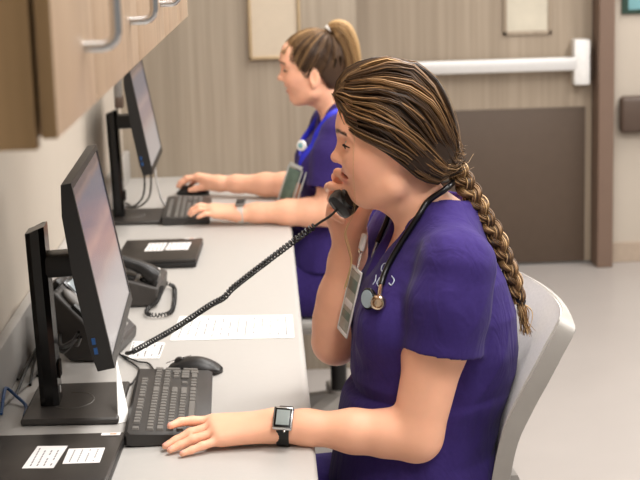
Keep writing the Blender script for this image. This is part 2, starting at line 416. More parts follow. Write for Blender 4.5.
# ------------------------------------------------------------------ keyboards
def make_keyboard():
    # local: x across (front edge +x, toward the typist), y along with the number pad at +y
    t = thing('keyboard', (0, 0, 0), None, 'keyboard')
    L, Wd = .396, .144
    m = MB(); rows = []
    pr = [(-Wd/2, .004), (-Wd/2, .022), (-Wd/2+.006, .027), (Wd/2-.008, .018), (Wd/2, .014), (Wd/2, .002), (Wd/2-.004, .0005), (-Wd/2+.01, .0005)]
    for y, k in ((-L/2, .93), (-L/2+.006, 1), (L/2-.006, 1), (L/2, .93)):
        rows.append([Vector((x*k, y, z if 0 < abs(k-1) < 1e-9 or k == 1 else .011+(z-.011)*.8)) for x, z in pr])
    m.loft(rows); m.build('case', M['kbd'], t, angle=30, local=True)
    keys = []
    u = .01685
    def key(x, y0, wy, wx=1.0):
        keys.append((x, y0, wy, wx))
    X0 = -Wd/2+.019
    xs = [X0+.0, X0+.024, X0+.024+u*1, X0+.024+u*2, X0+.024+u*3, X0+.024+u*4]
    Y0 = -L/2+.012
    key(xs[0], Y0, 1)
    for g in range(3):
        for k in range(4): key(xs[0], Y0+u*(2+g*4.5+k), 1)
    for k in range(13): key(xs[1], Y0+u*k, 1)
    key(xs[1], Y0+u*13, 2)
    key(xs[2], Y0, 1.5)
    for k in range(12): key(xs[2], Y0+u*(1.5+k), 1)
    key(xs[2], Y0+u*13.5, 1.5)
    key(xs[3], Y0, 1.8)
    for k in range(11): key(xs[3], Y0+u*(1.8+k), 1)
    key(xs[3], Y0+u*12.8, 2.2)
    key(xs[4], Y0, 2.3)
    for k in range(10): key(xs[4], Y0+u*(2.3+k), 1)
    key(xs[4], Y0+u*12.3, 2.7)
    yy = 0
    for wdt in (1.4, 1.2, 1.2, 6.2, 1.2, 1.2, 1.2, 1.4): key(xs[5], Y0+u*yy, wdt); yy += wdt
    yn = 15.3
    for r_ in (0, 1, 2):
        for k in range(3): key(xs[r_], Y0+u*(yn+k), 1)
    key(xs[4], Y0+u*(yn+1), 1)
    for k in range(3): key(xs[5], Y0+u*(yn+k), 1)
    yp = 18.6
    for r_ in range(1, 5):
        for k in range(3): key(xs[r_], Y0+u*(yp+k), 1)
    key(xs[5], Y0+u*yp, 2); key(xs[5], Y0+u*(yp+2), 1)
    key((xs[1]), Y0+u*(yp+3), 1); key((xs[2]+xs[3])/2, Y0+u*(yp+3), 1, 2); key((xs[4]+xs[5])/2, Y0+u*(yp+3), 1, 2)
    def ztop(x): return .0272+(x+Wd/2)/(Wd)*(-.0105)
    cache = {}
    def keymesh(wy, wx):
        kk = (round(wy, 2), wx)
        if kk not in cache:
            b = MB(); sx, sy = u*wx-.0028, u*wy-.0028
            a = [Vector((x*sx/2, y*sy/2, -.003)) for x, y in ((-1, -1), (1, -1), (1, 1), (-1, 1))]
            c = [Vector((x*(sx/2-.0022), y*(sy/2-.0022), .0042)) for x, y in ((-1, -1), (1, -1), (1, 1), (-1, 1))]
            b.loft([a, c]); o = b.build('key', M['keycap'], None, smooth=False); cache[kk] = o.data
            bpy.data.objects.remove(o)
        return cache[kk]
    # the hundred keys that show largest are parts of their own, the last few are one part
    keys.sort(key=lambda q: -(q[2]*q[3]))
    def place(q, par, name):
        o = bpy.data.objects.new(name, keymesh(q[2], q[3])); COL.objects.link(o); o.parent = par
        o.location = (q[0], q[1]+q[2]*u/2, ztop(q[0])); o.rotation_euler = (0, R(4.3), 0); return o
    for q in keys[:98]: place(q, t, 'key')
    rest = keys[98:]
    if rest:
        b = MB()
        for q in rest:
            sx, sy = u*q[3]-.0028, u*q[2]-.0028
            b.box((q[0], q[1]+q[2]*u/2, ztop(q[0])+.001), (sx, sy, .006), (0, R(4.3), 0), bevel=.0008)
        tag(b.build('keys', M['keycap'], t, smooth=False, local=True), kind='stuff')
    return t
kb = make_keyboard(); kb.location = (-.192, 2.612, DZ); kb.rotation_euler = (0, 0, R(1.2))
tag(kb, 'charcoal keyboard under the near nurse\'s fingertips', group='keyboards on the counter')
kb2 = copy_tree(kb); kb2.location = (-.262, 4.66, DZ); kb2.rotation_euler = (0, 0, R(1.0))
tag(kb2, 'far charcoal keyboard under the far nurse\'s hands')

# ------------------------------------------------------------------ mice
def make_mouse():
    t = thing('mouse', (0, 0, 0), None, 'mouse')
    m = MB(); rings = []
    n = 14
    for i in range(n+1):
        s_ = i/n; x = -.056+.112*s_
        wv = .031*math.sqrt(max(0.0, 1-(2*s_-1)**4))*(.9+.1*s_)+.0005
        h = .036*(math.sin(math.pi*min(1, max(0, (s_*.86+.10))))**.75)*(.85+.15*s_)
        if i in (0, n): h *= .55
        ring = []
        for k in range(16):
            a = math.pi*2*k/16; yy = math.cos(a); zz = math.sin(a)
            ring.append(Vector((x, wv*math.copysign(abs(yy)**.8, yy), max(.001, .010+(h-.010)*zz if zz > 0 else .010+.009*zz))))
        rings.append(ring)
    m.loft(rings); m.build('shell', M['black'], t, angle=60, local=True)
    MB().lathe([(.002, -.004), (.009, -.004), (.011, 0), (.009, .004), (.002, .004)], (-.028, 0, .024), 'y', 16).build('scroll_wheel', M['dark'], t, local=True)
    MB().tube([(-.055, 0, .022), (-.03, 0, .031), (-.005, 0, .0362)], .0007, 6).build('button_seam', M['edge_gap'], t, local=True)
    return t
ms = make_mouse(); ms.location = (-.161, 2.850, DZ); ms.rotation_euler = (0, 0, R(-3))
tag(ms, 'black mouse at the far end of the near keyboard', group='mice on the counter')
ms2 = copy_tree(ms); ms2.location = (-.262, 5.03, DZ); ms2.rotation_euler = (0, 0, R(-2))
tag(ms2, 'black mouse under the far nurse\'s right hand')

# ------------------------------------------------------------------ closed laptops
def make_laptop(L, W, lab1, lab2, stick):
    """local: corner-centred slab, x to the right, y away"""
    t = thing('laptop', (0, 0, 0), None, 'laptop')
    MB().box((0, 0, .009), (W, L, .014), bevel=.004).build('base', M['black'], t, local=True)
    MB().box((0, 0, .0205), (W, L, .0085), bevel=.0035).build('lid', M['laptop'], t, local=True)
    for k, (c, s_, rz) in enumerate((lab1, lab2)):
        p = MB().box((c[0], c[1], .0253), (s_[0], s_[1], .0006), (0, 0, rz)).build('label_sticker', M['label'], t, smooth=False, local=True)
        w = MB(); n = 4
        for i in range(n):
            xx = c[0]-s_[0]*.32+s_[0]*.64*i/(n-1)
            for j in range(7):
                yy = c[1]-s_[1]*.36+s_[1]*.72*j/6
                if random.random() < .8: w.box((xx, yy, .0258), (.0022, s_[1]*.085, .0003), (0, 0, rz))
        w.build('print', M['inkdark'] if k == 0 else M['ink'], p, smooth=False, local=True)
    for c, s_ in stick:
        q = MB().box((c[0], c[1], .0253), (s_[0], s_[1], .0006)).build('tag_sticker', M['label'], t, smooth=False, local=True)
        MB().box((c[0]+.004, c[1]-.001, .0258), (.011, .004, .0004)).build('print', M['orange'], q, smooth=False, local=True)
    return t
lp = make_laptop(.325, .24, ((.007, .043), (.050, .106), R(-3)), ((.069, .044), (.059, .072), R(1)), [((.098, .150), (.032, .013))])
lp.location = (-.384, 2.268, DZ); lp.rotation_euler = (0, 0, R(-2))
tag(lp, 'closed black laptop with two white labels in the bottom left corner', group='closed laptops with labels')
lp2 = make_laptop(.285, .214, ((-.014, .028), (.05, .108), R(-2)), ((.047, .03), (.062, .10), R(-2)), [((.072, .134), (.03, .008))])
lp2.location = (-.303, 3.985, DZ); lp2.rotation_euler = (0, 0, R(-1.5))
tag(lp2, 'closed black laptop with two white labels behind the far desk phone', group='closed laptops with labels')
# ------------------------------------------------------------------ desk phones
def make_phone(D, Hb, zf, cradle_empty):
    """local: low front edge on the plane x=0 (+x toward the user), body runs to -x, cradle on the -y side"""
    t = thing('desk_phone', (0, 0, 0), None, 'telephone')
    W = .20; ang = math.atan2(Hb-zf, D)
    def top(s, off=0): return Vector((-s*math.cos(ang)-off*0+math.sin(ang)*off, 0, zf+s*math.sin(ang)+math.cos(ang)*off))
    ln = math.hypot(D, Hb-zf)
    m = MB(); pr = [(0, .002), (.004, zf), (-D, Hb), (-D-.016, Hb-.004), (-D-.012, Hb*.35), (-D*.72, .002)]
    m.loft([[Vector((x, y, z)) for x, z in pr] for y in (-W/2, W/2)])
    b = m.build('base', M['dark'], t, angle=25, local=True)
    bv = b.modifiers.new('bevel', 'BEVEL'); bv.width = .006; bv.segments = 3; bv.limit_method = 'ANGLE'
    def slab(s0, s1, y0, y1, h, off=0.0, bevel=.0015):
        c = top((s0+s1)/2, off+h/2); mm = MB()
        mm.box((c.x, (y0+y1)/2, c.z), (s1-s0, y1-y0, h), (0, ang, 0), bevel=bevel); return mm
    # handset rest down the -y side: two raised cups with a trough
    cy0, cy1 = -W/2+.006, -W/2+.06
    for s0, s1, h in ((.0, .012, .016), (.055, ln-.06, .010), (ln-.014, ln, .020)):
        c = top((s0+s1)/2, h/2)
        MB().box((c.x, (cy0+cy1)/2, c.z), (s1-s0, cy1-cy0, h), (0, ang, 0), bevel=.004).build('cradle_rest', M['black'], t, local=True)
    c = top(ln*.72, .006); MB().ell((c.x, (cy0+cy1)/2, c.z), (.028, .018, .010), (0, ang, 0)).build('hook_switch', M['grey'], t, local=True)
    # display, keys
    slab(ln*.62, ln*.94, -.03, .09, .004).build('display_bezel', M['blackgloss'], t, local=True)
    slab(ln*.66, ln*.90, -.02, .055, .001, .004, .0002).build('display', M['lcd'], t, local=True)
    for r_ in range(4):
        for k in range(3):
            s0 = ln*.08+r_*ln*.125; y0 = -.015+k*.021
            kk = slab(s0, s0+ln*.09, y0, y0+.016, .004).build('key', M['black'], t, local=True)
            c = top(s0+ln*.045, .0043); MB().box((c.x, y0+.008, c.z), (.003, .006, .0004), (0, ang, 0)).build('digit_mark', M['label'], kk, smooth=False, local=True)
    for r_ in range(6):
        s0 = ln*.08+r_*ln*.082
        slab(s0, s0+ln*.055, .056, .074, .003).build('function_key', M['grey'], t, local=True)
    slab(ln*.08, ln*.56, .077, .095, .0012).build('number_card', M['paper'], t, local=True)
    if not cradle_empty: slab(ln*.86, ln*.93, -.03, -.02, .0035, .004).build('message_light', M['orange'], t, local=True)
    return t, top, ang, ln
HB = dict(black=M['black'])
def handset_mb(L=.198):
    """a handset along local x, earpiece at +x, cups facing -z"""
    m = MB(); rings = []
    for s_, w, h, dz in ((-.5, .018, .010, -.012), (-.492, .023, .019, -.011), (-.43, .0255, .023, -.008), (-.36, .0245, .022, -.004), (-.27, .019, .014, .004), (0, .017, .012, .008), (.27, .019, .014, .004), (.36, .0245, .020, -.004), (.43, .0255, .021, -.008), (.492, .023, .018, -.011), (.5, .018, .010, -.012)):
        rings.append([Vector((s_*L, w*math.copysign(abs(math.cos(a))**.7, math.cos(a)), dz+h*math.copysign(abs(math.sin(a))**.7, math.sin(a)))) for a in [2*math.pi*k/16 for k in range(16)]])
    m.loft(rings); return m
def handset_parts(t):
    handset_mb().build('grip', M['black'], t, angle=50, local=True)
    for sx, nm in ((-1, 'mouthpiece'), (1, 'earpiece')):
        MB().lathe([(.001, -.034), (.016, -.034), (.0195, -.031), (.021, -.026), (.020, -.018), (.001, -.018)], (sx*.076, 0, 0)).build(nm, M['blackgloss'], t, local=True)
        MB().tube([(sx*.0985, -.016, -.004), (sx*.0992, 0, -.002), (sx*.0985, .016, -.004)], .0016, 6).build('seam', M['grey'], t, local=True)

ph, top1, ang1, ln1 = make_phone(.125, .158, .026, True)
ph.location = (-.315, 3.045, DZ); ph.rotation_euler = (0, 0, R(-9))
tag(ph, 'charcoal desk phone with empty cradle behind the near monitor', group='desk phones on the counter')
ph2, top2, ang2, ln2 = make_phone(.15, .092, .046, False)
ph2.location = (-.268, 3.515, DZ); ph2.rotation_euler = (0, 0, R(-3))
tag(ph2, 'charcoal desk phone with its handset resting on it, behind the near phone', group='desk phones on the counter')
# the far phone's handset lies in its rest
h2 = thing('telephone_handset', (0, 0, 0), 'black handset lying on the far desk phone, short coiled cord on the counter', 'handset')
handset_parts(h2)
c = top2(ln2*.66, .026)
pw = ph2.location+Vector((c.x, -.062, c.z))
h2.location = pw; h2.rotation_euler = (0, ang2-.05, R(-3))
h2.rotation_euler = Euler((0, ang2, R(177)), 'XYZ') if False else Euler((0, ang2, R(-3)), 'XYZ')
bpy.context.view_layer.update()
def child_world(name, mb, m, par):
    """link a mesh given in world points under a turned thing"""
    o = mb.build(name, m, None); o.parent = par
    bpy.context.view_layer.update()
    o.data.transform(par.matrix_world.inverted()); return o
loop = [(-.262, 3.46, .790), (-.272, 3.41, .766), (-.292, 3.36, .7585), (-.284, 3.315, .7585), (-.255, 3.305, .7585), (-.235, 3.335, .7585), (-.234, 3.44, .7585), (-.243, 3.58, .7585), (-.262, 3.61, .764), (-.272, 3.60, .775)]
child_world('coiled_cord', MB().tube(coil(loop, .0042, 62, .0016, per=8), .0016, 5), M['black'], h2)

# the near phone's handset: held to the ear; axis from the mouthpiece in front of the chin back to the far ear
hs = thing('telephone_handset', (0, 0, 0), 'black handset held at the near nurse\'s mouth, on a stretched coiled cord', 'handset')
handset_parts(hs)
MOUTH = Vector((.120, 2.555, 1.127)); EAR = Vector((.228, 2.640, 1.211))
ax = (EAR-MOUTH).normalized(); cup = Vector((.30, -.88, .25)); cup = (cup-ax*cup.dot(ax)).normalized()   # cups turn toward the face
mt = Matrix((ax, (-cup).cross(ax), -cup)).transposed().to_4x4()
mt.translation = MOUTH+ax*.086
hs.matrix_world = mt
bpy.context.view_layer.update()
line = [(-.290, 2.955, .770), (-.20, 2.85, .840), (-.122, 2.758, .908), (-.094, 2.728, .929), (-.072, 2.705, .955), (-.005, 2.63, 1.020), (.060, 2.565, 1.080), (.075, 2.553, 1.092)]
child_world('coiled_cord', MB().tube(coil(line, .0046, 68, .0016, per=12), .0019, 6), M['black'], hs)
child_world('cord_end', MB().tube(bez([(.072, 2.556, 1.089), (.085, 2.545, 1.100), (.100, 2.54, 1.110), (.1135, 2.544, 1.121)], 6), .0022, 8), M['black'], hs)
child_world('cord_plug', MB().tube(bez([(-.287, 2.952, .772), (-.297, 2.965, .765), (-.305, 2.975, .762)], 4), .0042, 8), M['dark'], hs)

# ------------------------------------------------------------------ papers
def sheet(name, pts, lab, rows, cols, ink, cat='paper'):
    t = thing(name, tuple(sum((Vector(p) for p in pts), Vector())/4), lab, cat)
    MB().quadpoly(pts, (0, 0, .0006)).build('page', M['paper'], t, smooth=False)
    a, b, c, d = [Vector(p) for p in pts]; w = MB()
    ux = (b-a).normalized(); rz = math.atan2(ux.y, ux.x)
    for i in range(cols):
        u = .06+.88*i/(cols-1); x = .10
        while x < .86:
            l = random.uniform(.03, .10)
            p = (a.lerp(b, u)).lerp(d.lerp(c, u), x+l/2)
            if random.random() < .8: w.box(p+Vector((0, 0, .0008)), (.0035, (d-a).length*l, .0003), (0, 0, rz))
            x += l+.02
    w.build('print', M[ink], t, smooth=False); return t
z = DZ+.0006
sheet('document', [(-.225, 3.105, z), (.040, 3.092, z), (.040, 3.292, z), (-.215, 3.316, z)], 'white printed sheet lying across the counter under the phone cord', 8, 14, 'ink')
sheet('note_sheet', [(-.302, 2.972, z), (-.238, 2.966, z), (-.234, 3.088, z), (-.305, 3.112, z)], 'small printed note by the mouse, beside the near phone', 6, 5, 'inkdark')
# small folded paper tent at the monitor's lower corner
tc = MB().quadpoly([(-.2815, 2.545, DZ+.001), (-.262, 2.560, DZ+.001), (-.292, 2.66, DZ+.095)], (-.0012, .0015, 0))
tag(tc.build('paper_tag', M['paper'], smooth=False), 'small white paper tag standing at the foot of the near monitor', 'paper tag')

# ------------------------------------------------------------------ cables behind the monitors
def cable(pts, r, m, lab, name='cable', n=8, grp=None):
    return tag(MB().tube(bez(pts, n), r, 8).build(name, M[m]), lab, 'cable', grp)
zc = DZ+.0035
cable([(-.500, 2.62, zc), (-.503, 2.68, .775), (-.505, 2.72, .772), (-.485, 2.70, .762), (-.462, 2.663, zc), (-.455, 2.60, zc)], .0032, 'blue', 'blue network cable looped left of the near monitor stand', 'network_cable')
blk = [[(-.475, 2.80, zc), (-.485, 2.93, .765), (-.480, 3.05, .790), (-.45, 3.05, .800), (-.41, 2.80, .83), (-.365, 2.70, .87)],
       [(-.492, 2.74, zc), (-.488, 2.90, .775), (-.468, 2.98, .80), (-.43, 2.90, .80), (-.39, 2.76, .84), (-.36, 2.68, .885)],
       [(-.470, 2.86, zc), (-.465, 2.99, .757), (-.45, 3.08, .775), (-.42, 3.00, .79), (-.385, 2.83, .82), (-.362, 2.72, .865)],
       [(-.505, 2.84, zc), (-.495, 3.00, .760), (-.478, 3.10, .80), (-.462, 3.00, .82), (-.42, 2.86, .80), (-.37, 2.74, .86)]]
for i, (p, l) in enumerate(zip(blk, ('black cable highest of the tangle behind the near monitor', 'black cable nearest the camera in the tangle behind the near monitor', 'black cable lowest of the tangle behind the near monitor', 'black cable against the backsplash behind the near monitor'))):
    cable(p, .0028, 'rubber', l, 'black_cable')
cable([(-.505, 2.66, zc), (-.49, 2.75, zc), (-.477, 2.83, zc), (-.47, 2.95, .76), (-.46, 3.05, .77)], .002, 'grey', 'thin grey cable lying by the blue cable loop', 'grey_cable')
cable([(-.315, 2.99, zc), (-.28, 2.94, zc), (-.255, 2.918, zc), (-.232, 2.83, zc), (-.222, 2.812, .764)], .0018, 'rubber', 'thin black cable running from the near monitor to the top of the keyboard', 'keyboard_cable')
cable([(-.33, 3.02, zc), (-.30, 2.95, zc), (-.272, 2.88, zc), (-.276, 2.80, zc), (-.281, 2.775, zc)], .0018, 'rubber', 'thin black mouse cable curling toward the near monitor base', 'mouse_cable')
for dx, l, m_ in ((0, 'grey cable hanging behind the far monitor, left', 'dark'), (.02, 'dark cable hanging behind the far monitor, right', 'rubber')):
    cable([(-.372-dx, 4.62, .935), (-.372-dx, 4.66, .86), (-.385-dx, 4.70, .80), (-.42-dx, 4.74, .765), (-.465, 4.80+dx*3, zc), (-.495, 4.86+dx*3, zc)], .003, m_, l, 'hanging_cable')
cable([(-.355, 4.60, .94), (-.352, 4.64, .85), (-.34, 4.70, .78), (-.318, 4.80, zc), (-.300, 4.95, zc)], .003, 'white', 'white cable hanging below the far monitor\'s right edge', 'white_cable')
# small grey conduit fitting on the wall beside the far monitor
cf = thing('wall_conduit', (XW, 5.25, 1.03), 'narrow grey conduit on the wall behind the far monitor', 'conduit')
MB().box((XW+.013, 5.25, 1.20), (.024, .05, .32), bevel=.005).build('cover', M['grey'], cf)
MB().box((XW+.015, 5.25, 1.05), (.028, .054, .04), bevel=.005).build('end_cap', M['bumper'], cf)

# ------------------------------------------------------------------ office chairs
def chair_base(t, zs):
    """five-star base, column and seat in the chair's own frame: faces -x"""
    MB().lathe([(.003, .10), (.052, .10), (.05, .125), (.03, .145), (.028, .16), (.003, .16)], (0, 0, 0)).build('hub', M['chair_dark'], t, local=True)
    MB().lathe([(.001, .15), (.026, .15), (.026, .27), (.016, .275), (.016, zs-.09), (.001, zs-.09)], (0, 0, 0)).build('gas_column', M['black'], t, local=True)
    for k in range(5):
        a = 2*math.pi*k/5+.35; d = Vector((math.cos(a), math.sin(a), 0)); n = Vector((-d.y, d.x, 0))
        rings = []
        for s_, w, h0, h1 in ((.03, .034, .098, .148), (.15, .030, .090, .128), (.27, .024, .080, .105), (.31, .020, .078, .098)):
            rings.append([d*s_+n*(w*u)+Vector((0, 0, z_)) for u, z_ in ((-1, h0), (1, h0), (1, (h0+h1)/2+.006), (.7, h1), (-.7, h1), (-1, (h0+h1)/2+.006))])
        lg = MB().loft(rings).build('base_leg', M['chair_dark'], t, local=True)
        c = d*.30
        MB().lathe([(.002, -.012), (.028, -.012), (.030, -.008), (.030, .008), (.028, .012), (.002, .012)], (0, 0, 0), 'y', 18, Matrix.Rotation(a, 3, 'Z')).build('caster', M['black'], lg, local=True).location = (c.x, c.y, .0305)
        MB().tube([(c.x, c.y, .05), (c.x, c.y, .085)], .008, 8).build('caster_stem', M['black'], lg, local=True)
    rings = []
    n = 28
    def outline(k, sc):
        a = 2*math.pi*k/n; x, y = math.cos(a), math.sin(a)
        e = .55
        return Vector((.235*math.copysign(abs(x)**e, x)*sc, .245*math.copysign(abs(y)**e, y)*sc, 0))
    for sc, z_ in ((.90, zs-.055), (.97, zs-.05), (1, zs-.035), (.995, zs-.03)):
        rings.append([outline(k, sc)+Vector((0, 0, z_)) for k in range(n)])
    MB().loft(rings).build('seat_shell', M['chair_dark'], t, local=True)
    rings = [[outline(k, sc)*.99+Vector((0, 0, z_)) for k in range(n)] for sc, z_ in ((.97, zs-.0295), (.99, zs-.015), (.97, zs-.004), (.9, zs), (.5, zs-.004), (.05, zs-.006))]
    MB().loft(rings).build('seat_cushion', M['chair_fabric'], t, local=True)
    MB().box((0, 0, zs-.07), (.2, .16, .03), bevel=.008).build('tilt_mechanism', M['black'], t, local=True)
def chair_back(t, zs, prof, hw, sag=.045):
    """moulded back: prof = list of (x, z) on the centre line with half widths hw; the sides wrap forward"""
    P = bez([(x, 0, z_) for x, z_ in prof], 6); W_ = bez([(w_, 0, 0) for w_ in hw], 6)
    nu = 20; rows_f = []; rows_b = []
    for i, p in enumerate(P):
        w_ = W_[i].x; d = (P[min(i+1, len(P)-1)]-P[max(i-1, 0)]).normalized(); nrm = Vector((-d.z, 0, d.x))   # toward the sitter
        if nrm.x > 0: nrm = -nrm
        f, b = [], []
        for k in range(nu+1):
            u = -1+2*k/nu; wrap = sag*(abs(u)**2.2)
            q = p+Vector((-wrap, u*w_, 0))
            th = .012+.020*abs(u)**4
            f.append(q+nrm*th*.5); b.append(q-nrm*th*.5)
        rows_f.append(f); rows_b.append(b)
    m = MB()
    m.loft([f+b[::-1] for f, b in zip(rows_f, rows_b)])
    o = m.build('backrest_shell', M['chair'], t, angle=35, local=True)
    bv = o.modifiers.new('bevel', 'BEVEL'); bv.width = .004; bv.segments = 2; bv.limit_method = 'ANGLE'; bv.angle_limit = R(35)
    # the pale inner panel on the sitter's side, inset from the rim
    m = MB(); i0, i1 = 2, len(P)-3; k0, k1 = 2, nu-2
    fr_, bk_ = [], []
    for i in range(i0, i1+1):
        d = (P[min(i+1, len(P)-1)]-P[max(i-1, 0)]).normalized(); nrm = Vector((-d.z, 0, d.x)); nrm = -nrm if nrm.x > 0 else nrm
        fr_.append([rows_f[i][k]+nrm*.004 for k in range(k0, k1+1)]); bk_.append([rows_f[i][k]-nrm*.002 for k in range(k0, k1+1)])
    m.loft([f+b[::-1] for f, b in zip(fr_, bk_)])
    m.build('back_pad', M['chair_fabric'], t, angle=50, local=True)
    # spine bracket from the seat to the back
    z0 = prof[0][1]
    MB().loft([[Vector((x+dx_, y, z_)) for y, dx_ in ((-w_, -.012), (w_, -.012), (w_, .012), (-w_, .012))] for x, z_, w_ in ((.10, zs-.075, .03), (.22, zs-.07, .035), (prof[0][0]+.03, zs-.03, .045), (prof[0][0]+.035, z0+.06, .05), (prof[1][0]+.03, prof[1][1], .04))]).build('back_bracket', M['chair_dark'], t, local=True)
CH1 = (.22, 2.56, 0)
BACK = [(.158, .56), (.160, .63), (.166, .70), (.177, .76), (.200, .815), (.225, .865), (.247, .908), (.268, .944), (.274, .954)]
BACKW = [.17, .19, .205, .215, .222, .228, .230, .226, .212]
ch = thing('office_chair', CH1, 'pale grey moulded office chair carrying the nurse on the phone', 'chair', 'grey office chairs')
chair_base(ch, .46)
chair_back(ch, .46, BACK, BACKW, .03); ch.rotation_euler = (0, 0, R(4))
ch2 = thing('office_chair', (.20, 4.66, 0), 'grey office chair under the far nurse, five-star base showing', 'chair', 'grey office chairs')
chair_base(ch2, .455)
chair_back(ch2, .455, BACK, BACKW, .03)
# ------------------------------------------------------------------ sculpting: smooth unions of rounded shapes, skinned by surface nets
def V(*a): return np.array(a, float)
def cone(a, b, ra, rb):
    a, b = V(*a), V(*b); ab = b-a; L2 = max(1e-12, ab.dot(ab))
    def f(p):
        t = np.clip(((p-a)@ab)/L2, 0, 1)
        return np.linalg.norm(p-a-t[..., None]*ab, axis=-1)-(ra+(rb-ra)*t)
    return f
def ellip(c, r, m=None):
    c = V(*c); r = V(*r); mm = None if m is None else np.array(m)     # m: rows are the ellipsoid's own axes
    def f(p):
        q = p-c
        if mm is not None: q = q@mm.T
        k0 = np.linalg.norm(q/r, axis=-1); k1 = np.linalg.norm(q/(r*r), axis=-1)
        return k0*(k0-1)/np.maximum(k1, 1e-9)
    return f
def ringloft(tab, e=2.0, ax=2):
    """tab rows: (height, front, back, side_lo, side_hi) along an upright axis, in x (front<back) and y"""
    T = np.array(tab, float); T = T[np.argsort(T[:, 0])]
    def f(p):
        z = p[..., 2]; zc = np.clip(z, T[0, 0], T[-1, 0])
        fr, bk, lo, hi = [np.interp(zc, T[:, 0], T[:, i]) for i in (1, 2, 3, 4)]
        a = (bk-fr)/2; b = (hi-lo)/2
        qx = np.abs(p[..., 0]-(fr+bk)/2)/a; qy = np.abs(p[..., 1]-(lo+hi)/2)/b
        k = (qx**e+qy**e+1e-12)**(1/e)
        d = (k-1)*np.minimum(a, b)
        dz = np.abs(z-zc)
        return np.where(dz > 0, np.sqrt(np.maximum(d, 0)**2+dz**2)+np.minimum(d, 0)*0, d)
    return f
def plane(pt, n):
    pt = V(*pt); n = V(*n)/np.linalg.norm(n)
    return lambda p: (p-pt)@n
class Sculpt:
    def __init__(s): s.ops = []; s.disp = None
    def add(s, f, k=.01): s.ops.append((f, k, 0)); return s
    def cut(s, f, k=.002): s.ops.append((f, k, 1)); return s       # remove where f<0
    def keep(s, f, k=.002): s.ops.append((f, k, 2)); return s      # keep only where f<0
    def ev(s, p, act=None):
        d = None
        for i, (f, k, op) in enumerate(s.ops):
            if act is not None and not act[i]: continue
            v = f(p)
            if op == 0:
                if d is None: d = v; continue
                h = np.maximum(k-np.abs(d-v), 0)/k; d = np.minimum(d, v)-h*h*k*.25
            else:
                w = -v if op == 1 else v
                if d is None: continue
                h = np.maximum(k-np.abs(d-w), 0)/k; d = np.maximum(d, w)+h*h*k*.25
        if d is None: d = np.full(p.shape[:-1], 1.0)
        if s.disp is not None: d = d+s.disp(p)
        return d
    def mesh(s, lo, hi, h):
        B = 8; lo = np.array(lo, float); hi = np.array(hi, float)
        nb = np.ceil((hi-lo)/(h*B)).astype(int)
        I = np.stack(np.meshgrid(*[np.arange(n) for n in nb], indexing='ij'), -1).reshape(-1, 3)
        ctr = lo+(I+.5)*B*h; Rb = B*h*.87
        vals = np.stack([f(ctr) for f, k, op in s.ops], 1)
        un = np.array([op == 0 for f, k, op in s.ops]); ks = np.array([k for f, k, op in s.ops])
        mn = vals[:, un].min(1)
        keep = np.abs(s.ev(ctr)) < Rb*1.6+.012
        keep &= mn < Rb*1.6+.03
        I = I[keep]; vals = vals[keep]; mn = mn[keep]
        g = np.stack(np.meshgrid(*[np.arange(B+1)]*3, indexing='ij'), -1)
        S = np.empty((len(I), B+1, B+1, B+1), np.float32)
        for n in range(len(I)):
            act = np.where(un, vals[n] < mn[n]+2.6*Rb+ks, np.abs(vals[n]) < 1e9)
            S[n] = s.ev(lo+(I[n]*B+g)*h, act)
        # one vertex per mixed cell
        sg = S < 0
        cnt = np.zeros((len(I), B, B, B), np.int8); acc = np.zeros((len(I), B, B, B, 3), np.float32); ne = np.zeros((len(I), B, B, B), np.float32)
        cor = [(a, b, c) for a in (0, 1) for b in (0, 1) for c in (0, 1)]
        def sl(A, c): return A[:, c[0]:c[0]+B, c[1]:c[1]+B, c[2]:c[2]+B]
        for a in cor:
            for ax in range(3):
                if a[ax]: continue
                b = list(a); b[ax] = 1
                va, vb = sl(S, a), sl(S, b); cr = (va < 0) != (vb < 0)
                t = np.where(cr, va/np.where(cr, va-vb, 1), 0)
                for q in range(3):
                    acc[..., q] += np.where(cr, (a[q]+t) if q == ax else a[q], 0)
                ne += cr
        mixed = ne > 0
        bi, ci, cj, ck = np.nonzero(mixed)
        cell = I[bi]*B+np.stack([ci, cj, ck], 1)
        pos = lo+(cell+acc[mixed]/ne[mixed][:, None])*h
        N = nb*B+2
        key = (cell[:, 0]*N[1]+cell[:, 1])*N[2]+cell[:, 2]
        order = np.argsort(key); sk = key[order]
        def look(c):
            k = (c[:, 0]*N[1]+c[:, 1])*N[2]+c[:, 2]; j = np.searchsorted(sk, k); j = np.minimum(j, len(sk)-1)
            return np.where(sk[j] == k, order[j], -1)
        quads = []
        for ax in range(3):
            a0 = S[:, :B, :B, :B]; b0 = sl(S, [1 if q == ax else 0 for q in range(3)])
            cr = (a0 < 0) != (b0 < 0); bi, i, j, k = np.nonzero(cr)
            e = I[bi]*B+np.stack([i, j, k], 1); ins = a0[cr] < 0
            u, v = (ax+1) % 3, (ax+2) % 3
            du = np.zeros(3, int); du[u] = 1; dv = np.zeros(3, int); dv[v] = 1
            q = np.stack([look(e-du-dv), look(e-dv), look(e), look(e-du)], 1)
            q[~ins] = q[~ins][:, ::-1]
            quads.append(q[(q >= 0).all(1)])
        return pos, np.concatenate(quads)
def smooth_pos(pos, quads, it=2, lam=.5):
    E_ = np.concatenate([quads[:, [0, 1]], quads[:, [1, 2]], quads[:, [2, 3]], quads[:, [3, 0]]])
    for _ in range(it):
        s_ = np.zeros_like(pos); c_ = np.zeros(len(pos))
        np.add.at(s_, E_[:, 0], pos[E_[:, 1]]); np.add.at(s_, E_[:, 1], pos[E_[:, 0]])
        np.add.at(c_, E_[:, 0], 1); np.add.at(c_, E_[:, 1], 1)
        pos = pos+lam*(s_/np.maximum(c_, 1)[:, None]-pos)
    return pos
